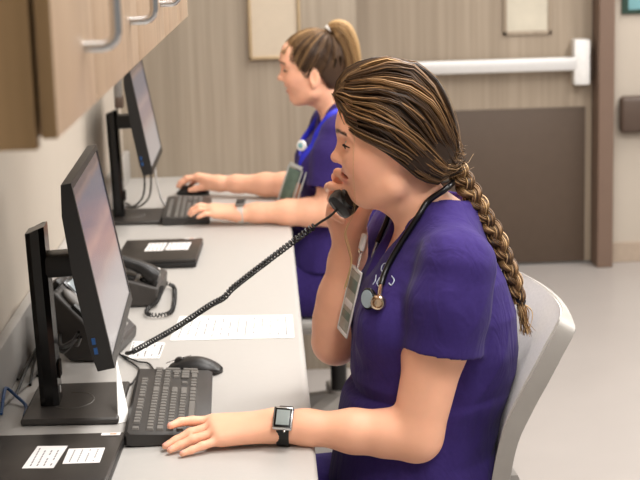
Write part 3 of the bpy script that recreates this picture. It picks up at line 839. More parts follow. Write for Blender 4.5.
def np_mesh(name, pos, faces, mats, parent=None, attrs=None, midx=None):
    me = bpy.data.meshes.new(name)
    off = np.zeros(3)
    q = parent
    while q is not None: off += np.array(q.location); q = q.parent
    pos = pos-off
    nf, w = faces.shape
    me.vertices.add(len(pos)); me.vertices.foreach_set('co', pos.astype(np.float32).ravel())
    me.loops.add(nf*w); me.loops.foreach_set('vertex_index', faces.astype(np.int32).ravel())
    me.polygons.add(nf); me.polygons.foreach_set('loop_start', np.arange(0, nf*w, w, dtype=np.int32)); me.polygons.foreach_set('loop_total', np.full(nf, w, np.int32))
    me.polygons.foreach_set('use_smooth', np.ones(nf, bool))
    for m in (mats if isinstance(mats, list) else [mats]): me.materials.append(m)
    if midx is not None: me.polygons.foreach_set('material_index', midx.astype(np.int32))
    me.update(calc_edges=True); me.validate()
    for k, a in (attrs or {}).items():
        at = me.attributes.new(k, 'FLOAT', 'POINT'); at.data.foreach_set('value', a.astype(np.float32))
    o = bpy.data.objects.new(name, me); COL.objects.link(o); o.parent = parent; return o
def strands(name, curves, radii, vals, m, parent, sides=4):
    """many tapered tubes as one mesh; vals = one colour value per strand"""
    P = []; Fc = []; At = []; base = 0
    for c, r, v in zip(curves, radii, vals):
        c = np.asarray(c, float); n = len(c)
        t = np.gradient(c, axis=0); t /= np.maximum(np.linalg.norm(t, axis=1), 1e-9)[:, None]
        ref = np.array([.3, .2, .93]); u = np.cross(t, ref); u /= np.maximum(np.linalg.norm(u, axis=1), 1e-6)[:, None]; w = np.cross(t, u)
        r = np.asarray(r)*np.ones(n)
        ang = np.arange(sides)*2*np.pi/sides
        ring = c[:, None, :]+r[:, None, None]*(np.cos(ang)[None, :, None]*u[:, None, :]+np.sin(ang)[None, :, None]*w[:, None, :])
        P.append(ring.reshape(-1, 3)); At.append(np.full(n*sides, v))
        i = np.arange(n-1)[:, None]*sides+np.arange(sides)[None, :]; j = np.arange(n-1)[:, None]*sides+(np.arange(sides)[None, :]+1) % sides
        Fc.append((np.stack([i, j, j+sides, i+sides], -1)+base).reshape(-1, 4)); base += n*sides
    return np_mesh(name, np.concatenate(P), np.concatenate(Fc), m, parent, {'tone': np.concatenate(At)})

def hair_mat(name, stops, rough=.42):
    m = bpy.data.materials.new(name); m.use_nodes = True; nt = m.node_tree; b = nt.nodes['Principled BSDF']
    a = nt.nodes.new('ShaderNodeAttribute'); a.attribute_name = 'tone'
    r = nt.nodes.new('ShaderNodeValToRGB'); e = r.color_ramp.elements
    e[0].position, e[0].color = stops[0][0], lin(stops[0][1])+(1,); e[1].position, e[1].color = stops[-1][0], lin(stops[-1][1])+(1,)
    for p, c in stops[1:-1]: x = e.new(p); x.color = lin(c)+(1,)
    nt.links.new(a.outputs['Fac'], r.inputs['Fac']); nt.links.new(r.outputs['Color'], b.inputs['Base Color'])
    b.inputs['Roughness'].default_value = rough; b.inputs['Specular IOR Level'].default_value = .3
    return m
def skin_mat(name, rgb, lip):
    """skin with the person's own lip and cheek colour, by masks stored on the body"""
    m = mat(name, rgb, .48, var=.035, scale=28, bump=.08, bscale=900, spec=.4, sss=.12)
    nt = m.node_tree; b = nt.nodes['Principled BSDF']; src = b.inputs['Base Color'].links[0].from_socket
    for att, col, amt in (('lip', lip, 1.0), ('blush', (222, 146, 130), .22), ('brow', (78, 54, 38), 1.0), ('nail', (232, 170, 158), .8)):
        a = nt.nodes.new('ShaderNodeAttribute'); a.attribute_name = att
        ma = nt.nodes.new('ShaderNodeMath'); ma.operation = 'MULTIPLY'; ma.inputs[1].default_value = amt
        nt.links.new(a.outputs['Fac'], ma.inputs[0])
        mx = nt.nodes.new('ShaderNodeMix'); mx.data_type = 'RGBA'; mx.inputs['B'].default_value = lin(col)+(1,)
        nt.links.new(ma.outputs[0], mx.inputs['Factor']); nt.links.new(src, mx.inputs['A']); src = mx.outputs['Result']
    nt.links.new(src, b.inputs['Base Color']); return m
def cloth_mat(name, rgb):
    """matt woven cotton with creases"""
    m = mat(name, rgb, .85, var=.07, scale=160, spec=.12, sheen=.05)
    nt = m.node_tree; b = nt.nodes['Principled BSDF']
    tc = nt.nodes.new('ShaderNodeTexCoord')
    mp = nt.nodes.new('ShaderNodeMapping'); mp.inputs['Scale'].default_value = (1, 1, .55); mp.inputs['Rotation'].default_value = (.5, .4, .3)
    nt.links.new(tc.outputs['Object'], mp.inputs['Vector'])
    n1 = nt.nodes.new('ShaderNodeTexNoise'); n1.inputs['Scale'].default_value = 22; n1.inputs['Detail'].default_value = 2; n1.inputs['Distortion'].default_value = 1.2
    nt.links.new(mp.outputs['Vector'], n1.inputs['Vector'])
    n2 = nt.nodes.new('ShaderNodeTexNoise'); n2.inputs['Scale'].default_value = 900
    nt.links.new(tc.outputs['Object'], n2.inputs['Vector'])
    b1 = nt.nodes.new('ShaderNodeBump'); b1.inputs['Strength'].default_value = .35; b1.inputs['Distance'].default_value = .012
    nt.links.new(n1.outputs['Fac'], b1.inputs['Height'])
    b2 = nt.nodes.new('ShaderNodeBump'); b2.inputs['Strength'].default_value = .12; b2.inputs['Distance'].default_value = .001
    nt.links.new(n2.outputs['Fac'], b2.inputs['Height']); nt.links.new(b1.outputs['Normal'], b2.inputs['Normal'])
    nt.links.new(b2.outputs['Normal'], b.inputs['Normal']); return m
M['skin'] = skin_mat('fair_skin', (252, 188, 155), (200, 104, 100))
M['skin2'] = skin_mat('warm_fair_skin', (250, 188, 156), (200, 110, 104))
M['scrub'] = cloth_mat('purple_scrub_cotton', (56, 42, 102))
M['hair'] = hair_mat('brown_hair_with_highlights', [(0, (44, 31, 22)), (.35, (80, 58, 38)), (.65, (132, 99, 64)), (1, (204, 168, 118))])
M['hair2'] = hair_mat('light_brown_hair', [(0, (62, 44, 32)), (.4, (104, 78, 54)), (.75, (168, 132, 90)), (1, (206, 172, 124))])
M['eye'] = mat('eye_white', (225, 220, 215), .15, var=.01)
M['iris'] = mat('brown_iris', (62, 44, 34), .12)
M['lash'] = mat('dark_lashes', (28, 20, 16), .7)
M['teeth'] = mat('teeth', (232, 226, 214), .3)

# ---- heads: local axes f (forward), s (to the person's left), u (up), metres from the ear hole
def head_frame(origin, fwd, up=(0, 0, 1)):
    f = V(*fwd); f /= np.linalg.norm(f); u = V(*up); u = u-f*u.dot(f); u /= np.linalg.norm(u); s_ = np.cross(u, f)
    return V(*origin), np.stack([f, s_, u])          # rows
def head_ops(S, fr, ears=False):
    o, A = fr
    def L(f): return lambda p: f((p-o)@A.T)
    def a(f, k): S.add(L(f), k)
    def c(f, k): S.cut(L(f), k)
    a(ellip((-.004, 0, .052), (.092, .071, .082)), .01)
    a(ellip((.026, 0, .006), (.0590, .058, .082)), .03)
    for s_ in (-1, 1):
        a(cone((.004, s_*.050, -.040), (.050, s_*.015, -.062), .016, .012), .026)     # jaw
        a(ellip((.050, s_*.036, .000), (.027, .022, .026)), .025)                     # cheek
        a(ellip((.0735, s_*.022, .0545), (.0135, .026, .0075)), .016)                 # brow
    a(ellip((.0575, 0, -.0565), (.0150, .018, .0140)), .016)                          # chin
    a(ellip((.060, 0, .076), (.0285, .050, .040)), .03)                               # forehead
    a(ellip((.064, 0, -.020), (.0165, .026, .020)), .02)                              # muzzle
    for s_ in (-1, 1): c(ellip((.088, s_*.034, .0345), (.0135, .019, .0125)), .015)   # sockets
    for s_ in (-1, 1):
        a(ellip((.0700, s_*.031, .0325), (.0125, .0135, .0120)), .004)                # lids over the eyeball
    a(cone((.0790, 0, .040), (.0975, 0, .011), .0070, .0088), .011)                   # nose
    a(ellip((.0975, 0, .0080), (.0095, .0092, .0082)), .006)
    for s_ in (-1, 1):
        a(ellip((.0865, s_*.0105, .0040), (.0100, .0066, .0075)), .005)
        c(ellip((.0915, s_*.0062, -.0035), (.005, .0032, .0035)), .002)
    a(ellip((.0795, 0, -.0150), (.0085, .021, .0060)), .006)                          # upper lip
    a(ellip((.0760, 0, -.0295), (.0085, .018, .0068)), .006)                          # lower lip
    c(ellip((.0720, 0, -.0222), (.024, .0290, .0052)), .003)                           # parted mouth
    if ears:
        for s_ in (-1, 1):
            a(ellip((-.008, s_*.074, .008), (.017, .0055, .030), [[.97, s_*.22, 0], [-s_*.22, .97, 0], [0, 0, 1]]), .006)
            a(ellip((-.002, s_*.072, -.016), (.009, .005, .011)), .005)
            c(ellip((-.004, s_*.079, .010), (.009, .0035, .018)), .003)
def head_masks(pos, fr, at):
    q = (pos-fr[0])@fr[1].T
    def blob(c, r): return np.clip(1.6*(1-np.linalg.norm((q-V(*c))/V(*r), axis=1)), 0, 1)
    at['lip'] = np.maximum(blob((.076, 0, -.0140), (.022, .036, .0095)), blob((.074, 0, -.0310), (.022, .033, .0105)))
    at['blush'] = np.maximum.reduce([blob((.056, s_*.055, -.002), (.04, .035, .03)) for s_ in (-1, 1)]+[blob((.103, 0, .008), (.014, .02, .014))])
    br = np.zeros(len(q))
    for s_ in (-1, 1):
        # brow: an arc from the nose root outward
        d = np.abs(q[:, 2]-(.0560+.10*np.clip(np.abs(q[:, 1])-.012, 0, .02)-.25*np.clip(np.abs(q[:, 1])-.034, 0, 1)))
        w = np.clip(1.8*(1-d/.0048), 0, 1)*(q[:, 0] > .04)*((q[:, 1]*s_) > .010)*((q[:, 1]*s_) < .052)
        br = np.maximum(br, w)
    at['brow'] = br
def face_parts(fr, par, names=('eye', 'eyelashes')):
    o, A = fr
    def w(f, s_, u): return Vector(o+V(f, s_, u)@A)
    rotm = Matrix(A.T.tolist()).to_4x4()
    for s_ in (-1, 1):
        b = MB(); t = bmesh.new(); bmesh.ops.create_uvsphere(t, u_segments=16, v_segments=12, radius=.0118)
        b.merge(t, Matrix.Translation(w(.0706, s_*.031, .0330))); e = b.build('eye', M['eye'], par)
        b = MB(); b.ell(w(.0806, s_*.0325, .0312), (.0030, .0046, .0046)); b.build('iris', M['iris'], e)
        b = MB(); pts = []
        for k in range(9):
            a_ = -1+2*k/8; pts.append(w(.0842-.0105*a_*a_, s_*(.031+.0135*a_), .0335-.0034*a_*a_))
        b.tube(pts, [0.0008+.0014*math.sin(math.pi*(k+.3)/8.6) for k in range(9)], 6).build('eyelashes', M['lash'], par)
    b = MB(); b.box((0, 0, 0), (.006, .034, .0062), bevel=.002)
    for v in b.bm.verts: v.co = w(.0725-.9*abs(v.co.y)**1.3*.5+v.co.x, v.co.y, -.0195+v.co.z)
    b.build('teeth', M['teeth'], par)
def chain(S, pts, rad, k):
    for i in range(len(pts)-1): S.add(cone(pts[i], pts[i+1], rad[i], rad[i+1]), k)
FR = [(.0092, .0083, .0074, .0062), (.0093, .0085, .0075, .0063), (.0089, .0080, .0071, .0060), (.0080, .0071, .0063, .0055)]
def hand_ops(S, wrist, fingers, thumb, n, kk=.009):
    """wrist point, four finger chains (knuckle, joint, joint, tip), thumb chain; n = back-of-hand direction"""
    W_ = V(*wrist)
    for i, fch in enumerate(fingers):
        k0 = V(*fch[0]); side = (i-1.5)*.006
        lat = V(*fingers[3][0])-V(*fingers[0][0]); lat /= np.linalg.norm(lat)
        S.add(cone(W_+lat*side*1.4, k0, .0165, .0125), .02)
    c = (W_+V(*fingers[1][0])+V(*fingers[2][0]))/3
    S.add(cone(W_*.6+V(*thumb[0])*.4, V(*thumb[0]), .017, .0165), .02)
    for i, fch in enumerate(fingers):
        chain(S, fch, FR[i], .004)
    chain(S, thumb, (.0165, .0115, .0100, .0078), .006)
def finger_nails(pos, tips, at):
    m = np.zeros(len(pos))
    for tip, n in tips:
        t = V(*tip)+V(*n)*.005
        m = np.maximum(m, np.clip(2*(1-np.linalg.norm(pos-t, axis=1)/.0065), 0, 1))
    at['nail'] = m
def arm_ops(S, sh, el, wr, k=.02, up=(.055, .050, .043), fo=(.0385, .0370, .0345, .0275, .0252)):
    sh, el, wr = V(*sh), V(*el), V(*wr)
    m = sh+(el-sh)*.45
    S.add(cone(sh, m, up[0], up[1]), k); S.add(cone(m, el, up[1], up[2]), k)
    ts = (0, .22, .45, .8, 1.0); P = [el+(wr-el)*t for t in ts]
    for i in range(4): S.add(cone(P[i], P[i+1], fo[i], fo[i+1]), .02)
# ------------------------------------------------------------------ the nurse on the phone
P1 = thing('person', (.25, 2.55, 0), 'woman in purple scrubs with a long brown braid, seated, phone handset at her mouth', 'person')
FR1 = head_frame((.212, 2.530, 1.206), (-1, .06, -.02), (.02, 0, 1))
LSH, LEL, LWR = (.295, 2.395, 1.040), (.228, 2.372, .766), (.000, 2.405, .782)
RSH, REL, RWR = (.245, 2.700, 1.045), (.112, 2.700, .845), (.142, 2.672, 1.040)
TORSO = [(.505, .15, .360, 2.40, 2.70), (.55, .13, .370, 2.375, 2.725), (.66, .135, .362, 2.385, 2.715), (.74, .14, .372, 2.40, 2.70), (.80, .148, .388, 2.405, 2.695),
         (.87, .149, .402, 2.40, 2.70), (.94, .154, .408, 2.395, 2.705), (1.0, .174, .388, 2.40, 2.70), (1.05, .205, .362, 2.43, 2.67), (1.09, .235, .345, 2.48, 2.62), (1.115, .25, .335, 2.50, 2.60)]
LF = [[(-.110, 2.438, .784), (-.145, 2.432, .787), (-.164, 2.424, .789), (-.181, 2.410, .787)],
      [(-.108, 2.418, .781), (-.148, 2.407, .774), (-.172, 2.398, .765), (-.189, 2.388, .7595)],
      [(-.103, 2.399, .776), (-.144, 2.387, .769), (-.164, 2.379, .763), (-.180, 2.370, .7585)],
      [(-.096, 2.382, .769), (-.127, 2.368, .764), (-.145, 2.360, .760), (-.159, 2.353, .7575)]]
LTH = [(-.030, 2.437, .776), (-.066, 2.458, .770), (-.092, 2.466, .764), (-.112, 2.466, .760)]
RF = [[(.134, 2.650, 1.136), (.117, 2.622, 1.166), (.118, 2.580, 1.180), (.128, 2.555, 1.176)],
      [(.123, 2.655, 1.120), (.104, 2.620, 1.148), (.106, 2.574, 1.158), (.129, 2.543, 1.154)],
      [(.114, 2.656, 1.104), (.108, 2.630, 1.126), (.112, 2.596, 1.128), (.124, 2.580, 1.118)],
      [(.112, 2.650, 1.086), (.110, 2.628, 1.100), (.115, 2.604, 1.098), (.126, 2.596, 1.090)]]
RTH = [(.158, 2.655, 1.085), (.175, 2.632, 1.115), (.176, 2.612, 1.140), (.180, 2.606, 1.160)]
b = Sculpt()
b.add(ringloft(TORSO, 2.3), .02)
for y in (2.46, 2.64): b.add(ellip((.198, y, .928), (.056, .064, .062)), .03)
b.add(cone((.285, 2.55, 1.06), (.236, 2.533, 1.165), .057, .0475), .03)
b.add(cone((.225, 2.533, 1.15), (.200, 2.53, 1.185), .043, .05), .02)
for p_ in (LSH, RSH): b.add(cone((.285, 2.55, 1.085), p_, .040, .046), .04)
for y in (2.455, 2.645):
    b.add(cone((.27, y, .550), (-.15, y-.0, .540), .082, .060), .03)
    b.add(cone((-.15, y, .535), (-.11, y, .10), .058, .035), .02)
    b.add(cone((-.11, y, .055), (-.25, y, .045), .036, .030), .02)
arm_ops(b, LSH, LEL, LWR); arm_ops(b, RSH, REL, RWR, fo=(.039, .0445, .042, .032, .027))
hand_ops(b, LWR, LF, LTH, (0, 0, 1)); hand_ops(b, RWR, RF, RTH, (-1, 0, 0))
head_ops(b, FR1)
pos, q = b.mesh((-.30, 2.30, -.02), (.46, 2.84, 1.40), .0028)
pos = smooth_pos(pos, q, 1, .4)
at = {}; head_masks(pos, FR1, at)
finger_nails(pos, [(f[3], n) for f, n in zip(LF, [(-.2, 0, .9)]*4)]+[(RF[0][3], (-.5, -.6, .5)), (RF[1][3], (-.5, -.6, .5))], at)
body = np_mesh('body', pos, q, M['skin'], P1, at)
face_parts(FR1, P1)

# scrub top: the torso and short sleeves, hollow, open at neck, cuffs and hem
def fold_disp(seed, amp, sc=1.0):
    rs = np.random.RandomState(seed); W = []
    for i in range(7):
        d = rs.normal(size=3); d /= np.linalg.norm(d); W.append((d*rs.uniform(22, 60)*sc, rs.uniform(0, 6.28), rs.uniform(.4, 1)))
    def f(p):
        wx = np.stack([np.sin(p[..., 1]*17+p[..., 2]*11+seed), np.sin(p[..., 2]*15+p[..., 0]*13), np.sin(p[..., 0]*12+p[..., 1]*9)], -1)*.022
        q_ = p+wx; v = 0
        for k, ph_, a in W: v = v+a*(1-np.abs(np.sin(q_@k*.5+ph_)))**2.2
        return -(v-1.2)*amp
    return f
TOP = [(.60, .085, .395, 2.345, 2.755), (.66, .090, .393, 2.355, 2.745), (.70, .098, .382, 2.365, 2.735), (.75, .104, .392, 2.375, 2.725), (.780, .112, .402, 2.38, 2.72), (.797, .120, .406, 2.38, 2.72), (.808, .138, .408, 2.388, 2.712), (.83, .130, .416, 2.385, 2.715), (.87, .133, .424, 2.385, 2.715),
       (.94, .139, .422, 2.385, 2.715), (1.0, .160, .402, 2.39, 2.71), (1.05, .192, .374, 2.42, 2.68), (1.09, .222, .356, 2.47, 2.63), (1.125, .24, .345, 2.49, 2.61)]
def scrub(TOP, sleeves, traps, breasts, neckcut, hem, seed, extra=()):
    base = Sculpt(); base.add(ringloft(TOP, 2.3), .02)
    for c_, r_ in breasts: base.add(ellip(c_, r_), .03)
    for a_, b_, ra, rb in traps: base.add(cone(a_, b_, ra, rb), .045)
    slv = []
    for sl_ in sleeves:
        pts, rads = sl_; s1 = Sculpt()
        for i in range(len(pts)-1): s1.add(cone(pts[i], pts[i+1], rads[i], rads[i+1]), .02)
        b_ = V(*pts[-1]); d = b_-V(*pts[-2]); d /= np.linalg.norm(d)
        pl = plane(b_-d*.004, d)
        base.add(lambda p, s1=s1, pl=pl: np.maximum(s1.ev(p), pl(p)), .022); slv.append((b_, d, rads[-1]))
    fd = fold_disp(seed, .0026)
    def disp(p):       # cuffs stay crisp
        w = 1.0
        for b_, d, rb in slv:
            near_ = np.linalg.norm(p-b_, axis=-1) < rb*1.7
            w = w*np.where(near_, np.clip(np.abs((p-b_)@d)/.03, 0, 1), 1)
        return fd(p)*w
    base.disp = disp
    full = Sculpt(); full.add(lambda p: base.ev(p), .01)
    for b_, d, rb in slv:
        ci = cone(b_-d*.03, b_+d*.03, rb-.007, rb-.0035); pl = plane(b_-d*.002, d)
        full.cut(lambda p, ci=ci, pl=pl: np.maximum(ci(p), pl(p)), .0015)
    full.cut(plane((0, 0, hem), (0, 0, 1)), .002)
    for c_ in neckcut: full.cut(c_, .004)
    return full
LSL = ([(.300, 2.385, 1.045), (.285, 2.375, .98), (.274, 2.370, .905)], (.064, .0655, .0665))
RSL = ([(.245, 2.705, 1.045), (.190, 2.708, .955)], (.066, .062))
nk = Sculpt(); nk.add(cone((.262, 2.545, 1.20), (.292, 2.55, 1.125), .07, .056), .01); nk.add(cone((.235, 2.55, 1.10), (.150, 2.55, 1.005), .052, .012), .03)
scrub_full = scrub(TOP, [LSL, RSL], [((.290, 2.55, 1.095), (.300, 2.40, 1.055), .050, .052), ((.285, 2.55, 1.095), (.25, 2.70, 1.055), .050, .052)],
             [((.196, 2.46, .926), (.063, .072, .070)), ((.196, 2.64, .926), (.063, .072, .070))], [lambda p: nk.ev(p)], .62, 3)
pos, q = scrub_full.mesh((.05, 2.28, .58), (.46, 2.82, 1.19), .003)
pos = smooth_pos(pos, q, 2, .5)
top1_ = np_mesh('scrub_top', pos, q, M['scrub'], P1)
def trousers_and_shoes(par, dx, dy, dz):
    t = Sculpt()
    t.add(ringloft([(.44+dz, .17+dx, .40+dx, 2.375+dy, 2.725+dy), (.52+dz, .10+dx, .405+dx, 2.365+dy, 2.735+dy), (.62+dz, .12+dx, .385+dx, 2.375+dy, 2.725+dy), (.70+dz, .15+dx, .375+dx, 2.40+dy, 2.70+dy)], 2.5), .03)
    for y in (2.455+dy, 2.645+dy):
        t.add(cone((.27+dx, y, .555+dz), (-.15+dx, y, .545+dz), .102, .076), .04)
        t.add(cone((-.15+dx, y, .535+dz), (-.11+dx, y, .12), .074, .066), .03)
        t.cut(cone((-.11+dx, y, .02), (-.11+dx, y, .118), .05, .05), .004)
    t.disp = fold_disp(11, .0016)
    t.cut(lambda p: np.maximum(p[..., 2]-.462-dz*.3, .02+dx-p[..., 0]), .01)
    pos, q = t.mesh((-.28+dx, 2.30+dy, .04), (.46+dx, 2.80+dy, .76+dz), .005)
    np_mesh('trousers', smooth_pos(pos, q, 2, .5), q, M['scrub'], par)
    for y in (2.455+dy, 2.645+dy):
        s = Sculpt(); s.add(cone((-.105+dx, y, .055), (-.22+dx, y, .045), .045, .042), .02); s.add(ellip((-.115+dx, y, .085), (.048, .042, .05)), .02)
        s.cut(plane((0, 0, .004), (0, 0, 1)), .003)
        pos, q = s.mesh((-.30+dx, y-.08, -.01), (-.03+dx, y+.08, .16), .005)
        np_mesh('shoe', pos, q, M['dark'], par)
trousers_and_shoes(P1, 0, 0, 0)

# hair: a swept-back cap of locks, a braid and loose wisps
HL = np.array([(.094, .116), (.087, .092), (.079, .066), (.064, .055), (.045, .045), (.024, .032), (-.008, .003), (-.037, -.024), (-.072, -.042), (-.100, -.030)])   # hairline (f,u), front to nape
ML = np.array([(.093, .112), (.088, .131), (.073, .150), (.039, .166), (-.003, .173), (-.046, .160), (-.080, .124), (-.097, .078), (-.106, .035), (-.108, -.006)])   # silhouette along the middle
HC = V(-.008, 0, .062); HR = V(.100, .088, .111)
def cap_sculpt(fr, hl, hc, hr, inner):
    o, A = fr; S = Sculpt()
    S.add(lambda p: ellip(hc, hr)((p-o)@A.T), .01)
    S.add(lambda p: ellip((-.045, 0, .0), (.058, .068, .058))((p-o)@A.T), .04)
    xs = hl[:, 0][::-1]; us = hl[:, 1][::-1]
    def cutf(p):
        q_ = (p-o)@A.T; uh = np.interp(q_[..., 0], xs, us)
        return (q_[..., 2]-uh)*.75
    S.cut(cutf, .01); return S
hc_ = cap_sculpt(FR1, HL, HC, HR-V(.0045, .0045, .0045), None)
o_, A_ = FR1
lo = o_-V(.16, .13, .12); hi = o_+V(.16, .13, .22)
pos, q = hc_.mesh(lo, hi, .004); pos = smooth_pos(pos, q, 2, .5)
hair = np_mesh('hair', pos, q, M['hair'], P1, {'tone': np.full(len(pos), .02)})
def resample(P, n):
    P = np.asarray(P, float); d = np.r_[0, np.cumsum(np.linalg.norm(np.diff(P, axis=0), axis=1))]; d /= d[-1]
    t = np.linspace(0, 1, n); return np.stack([np.interp(t, d, P[:, i]) for i in range(P.shape[1])], 1)
def swept(fr, HLc, MLc, root, hc, hr, n, seed, wave=.004, lo=0.0, rad=(.0011, .0021), tone=(0, 1), N=16):
    rs = np.random.RandomState(seed); o, A = fr; H_ = resample(HLc, N); M_ = resample(MLc, N)
    cur, rads, vals = [], [], []
    clump = rs.uniform(0, 1, 90); clph = rs.uniform(0, 6.28, 90)
    for i in range(n):
        v = rs.uniform(lo, 1)**.85 if i % 10 < 6 else 1-.30*rs.uniform()**2; sgn = 1 if i % 2 else -1
        c = H_*(1-v)+M_*v
        t = np.linspace(0, 1, N)
        ci = int(v*44.99)+(45 if sgn > 0 else 0)
        amp = wave*np.sin(np.pi*np.clip(t*1.1, 0, 1))
        c = c+np.stack([amp*.5*np.sin(t*9+clph[ci]), amp*np.sin(t*7.5+clph[ci]*1.7)], 1)
        lift = rs.normal(0, .0016)+.0028*np.sin(t*6+clph[ci]*2.3)+.0015*(clump[ci]-.5)
        d2 = ((c[:, 0]-hc[0])/hr[0])**2+((c[:, 1]-hc[2])/hr[2])**2
        s_ = hr[1]*np.sqrt(np.maximum(1-d2, 0))
        e2 = ((c[:, 0]+.045)/.061)**2+(c[:, 1]/.061)**2
        s_ = np.maximum(s_, .071*np.sqrt(np.maximum(1-e2, 0)))
        rt = np.clip((t-.84)/.16, 0, 1)**1.5
        # gather every lock into the root
        f3 = np.stack([c[:, 0], sgn*s_, c[:, 1]], 1)
        nrm = (f3-hc)/(hr*hr); nrm /= np.linalg.norm(nrm, axis=1)[:, None]
        f3 = f3+nrm*lift[:, None]
        tgt = V(*root)+rs.normal(0, 1, 3)*V(.006, .010, .008)
        f3 = f3*(1-rt)[:, None]+tgt*rt[:, None]
        cur.append(o+f3@A); r0 = rs.uniform(*rad); rads.append(r0*(.45+.55*np.sin(np.pi*np.clip(t*.9+.08, 0, 1))))
        tv = .12+.55*clump[ci]**1.8+rs.normal(0, .17)
        vals.append(np.clip(tone[0]+(tone[1]-tone[0])*tv, 0, 1))
    return cur, rads, vals
ROOT = (-.104, 0, -.004)
c1, r1, v1 = swept(FR1, HL, ML, ROOT, HC, HR, 3600, 5, wave=.0065, rad=(.0007, .0015))
strands('locks', c1, r1, v1, M['hair'], hair)
# flyaways and the loose wisp in front of the face
rs = np.random.RandomState(2); fc, frad, fv = [], [], []
for i in range(170):
    k = rs.randint(len(c1)); c = c1[k].copy(); t = np.linspace(0, 1, len(c)); d = rs.normal(size=3)*V(1, .6, 1)
    d[2] = abs(d[2]); i0 = rs.uniform(.1, .7)
    c = c+np.clip(t-i0, 0, 1)[:, None]**1.5*d*rs.uniform(.006, .024); fc.append(c[4:]); frad.append(np.full(len(c)-4, .00035)); fv.append(rs.uniform(.3, .9))
wis = [(.142, 2.462, 1.262), (.140, 2.47, 1.23), (.139, 2.478, 1.19), (.141, 2.485, 1.145), (.136, 2.49, 1.118), (.124, 2.492, 1.092), (.130, 2.492, 1.062), (.134, 2.492, 1.040), (.128, 2.492, 1.015), (.122, 2.494, .995)]
wp = np.array([tuple(p) for p in bez(wis, 6)])
for i in range(4):
    j = rs.normal(0, 1, 3)*.0010; tt = np.linspace(0, 1, len(wp))[:, None]
    fc.append(wp+j+np.sin(tt*7+i)*rs.normal(0, 1, 3)*.0018*tt); frad.append(np.r_[np.full(len(wp)//2, .00012), np.linspace(.0004, .0010, len(wp)-len(wp)//2)]); fv.append(rs.uniform(.95, 1))
strands('loose_strands', fc, frad, fv, M['hair'], hair, 3)
# braid: three plies crossing
bp = np.array([tuple(p) for p in bez([(.310, 2.530, 1.204), (.325, 2.525, 1.178), (.340, 2.520, 1.150), (.357, 2.516, 1.118), (.379, 2.512, 1.080), (.399, 2.51, 1.034), (.413, 2.508, .995), (.424, 2.507, .955)], 14)])
def braid(path, w0, w1, turns, seed, per=90):
    rs = np.random.RandomState(seed); n = 110; P = resample(path, n); t = np.linspace(0, 1, n)
    T = np.gradient(P, axis=0); T /= np.linalg.norm(T, axis=1)[:, None]
    side = np.cross(T, V(0, 1, 0)); side /= np.linalg.norm(side, axis=1)[:, None]     # across, seen from the camera's side
    dep = np.cross(side, T)
    w = (w0+(w1-w0)*t)*(.45+.55*np.clip(t*9, 0, 1)); cur, rad, val = [], [], []
    for k in range(3):
        ph_ = 2*np.pi*(turns*t+k/3)
        c = P+side*(np.sin(ph_)*w*.36)[:, None]+dep*(np.sin(2*ph_)*w*.26)[:, None]
        base = rs.uniform(.3, .55)
        for i in range(per):
            a = rs.uniform(0, 6.28); rr = np.sqrt(rs.uniform(0, 1))
            off = side*(np.cos(a)*rr*w*.34)[:, None]+dep*(np.sin(a)*rr*w*.32)[:, None]
            cur.append(c+off+rs.normal(0, .0006, 3)); rad.append(np.full(n, w0*.042)); val.append(np.clip(base+rs.normal(0, .22), 0, 1))
    return cur, rad, val
cb, rb, vb = braid(bp, .031, .019, 3.8, 4)
br = strands('braid', cb, rb, vb, M['hair'], hair)
tuft = [np.array([(.424+rs.normal(0, .003), 2.507+rs.normal(0, .004), .957), (.429+rs.normal(0, .005), 2.507+rs.normal(0, .006), .935), (.435+rs.normal(0, .006), 2.507+rs.normal(0, .006), .905-rs.uniform(0, .012))]) for i in range(60)]
tuft = [np.array([tuple(p) for p in bez(c, 5)]) for c in tuft]
strands('braid_tip', tuft, [np.linspace(.0014, .0004, len(c)) for c in tuft], rs.uniform(.45, 1, 60), M['hair'], hair)
MB().lathe([(.0075, -.005), (.0105, -.003), (.0105, .003), (.0075, .005)], (.424, 2.507, .957), 'z', 16, Matrix.Rotation(.25, 3, 'Y')).build('hair_tie', M['rubber'], hair)
# ------------------------------------------------------------------ the far nurse, typing
P2 = thing('person', (.20, 4.58, 0), 'woman in purple scrubs with a high blond ponytail, typing at the far keyboard', 'person')
DX, DY, DZ2 = -.055, 2.03, -.03
FR2 = head_frame((.141, 4.578, 1.170), (-1, .05, -.05), (0, 0, 1))
def sh_tab(T): return [(z+DZ2, a+DX, b_+DX, c+DY, d+DY) for z, a, b_, c, d in T]
LSH2, LEL2, LWR2 = (.205, 4.445, 1.000), (.170, 4.395, .788), (-.094, 4.440, .786)
RSH2, REL2, RWR2 = (.195, 4.725, 1.005), (.110, 4.865, .795), (-.165, 4.965, .795)
LF2 = [[(-.176, 4.476, .800), (-.212, 4.482, .806), (-.230, 4.482, .797), (-.240, 4.480, .785)],
       [(-.181, 4.456, .801), (-.219, 4.460, .807), (-.237, 4.461, .797), (-.247, 4.460, .785)],
       [(-.178, 4.438, .796), (-.214, 4.437, .801), (-.231, 4.437, .793), (-.241, 4.437, .784)],
       [(-.169, 4.422, .788), (-.197, 4.414, .791), (-.210, 4.411, .786), (-.219, 4.410, .782)]]
LT2 = [(-.118, 4.470, .782), (-.158, 4.498, .780), (-.182, 4.506, .779), (-.200, 4.508, .779)]
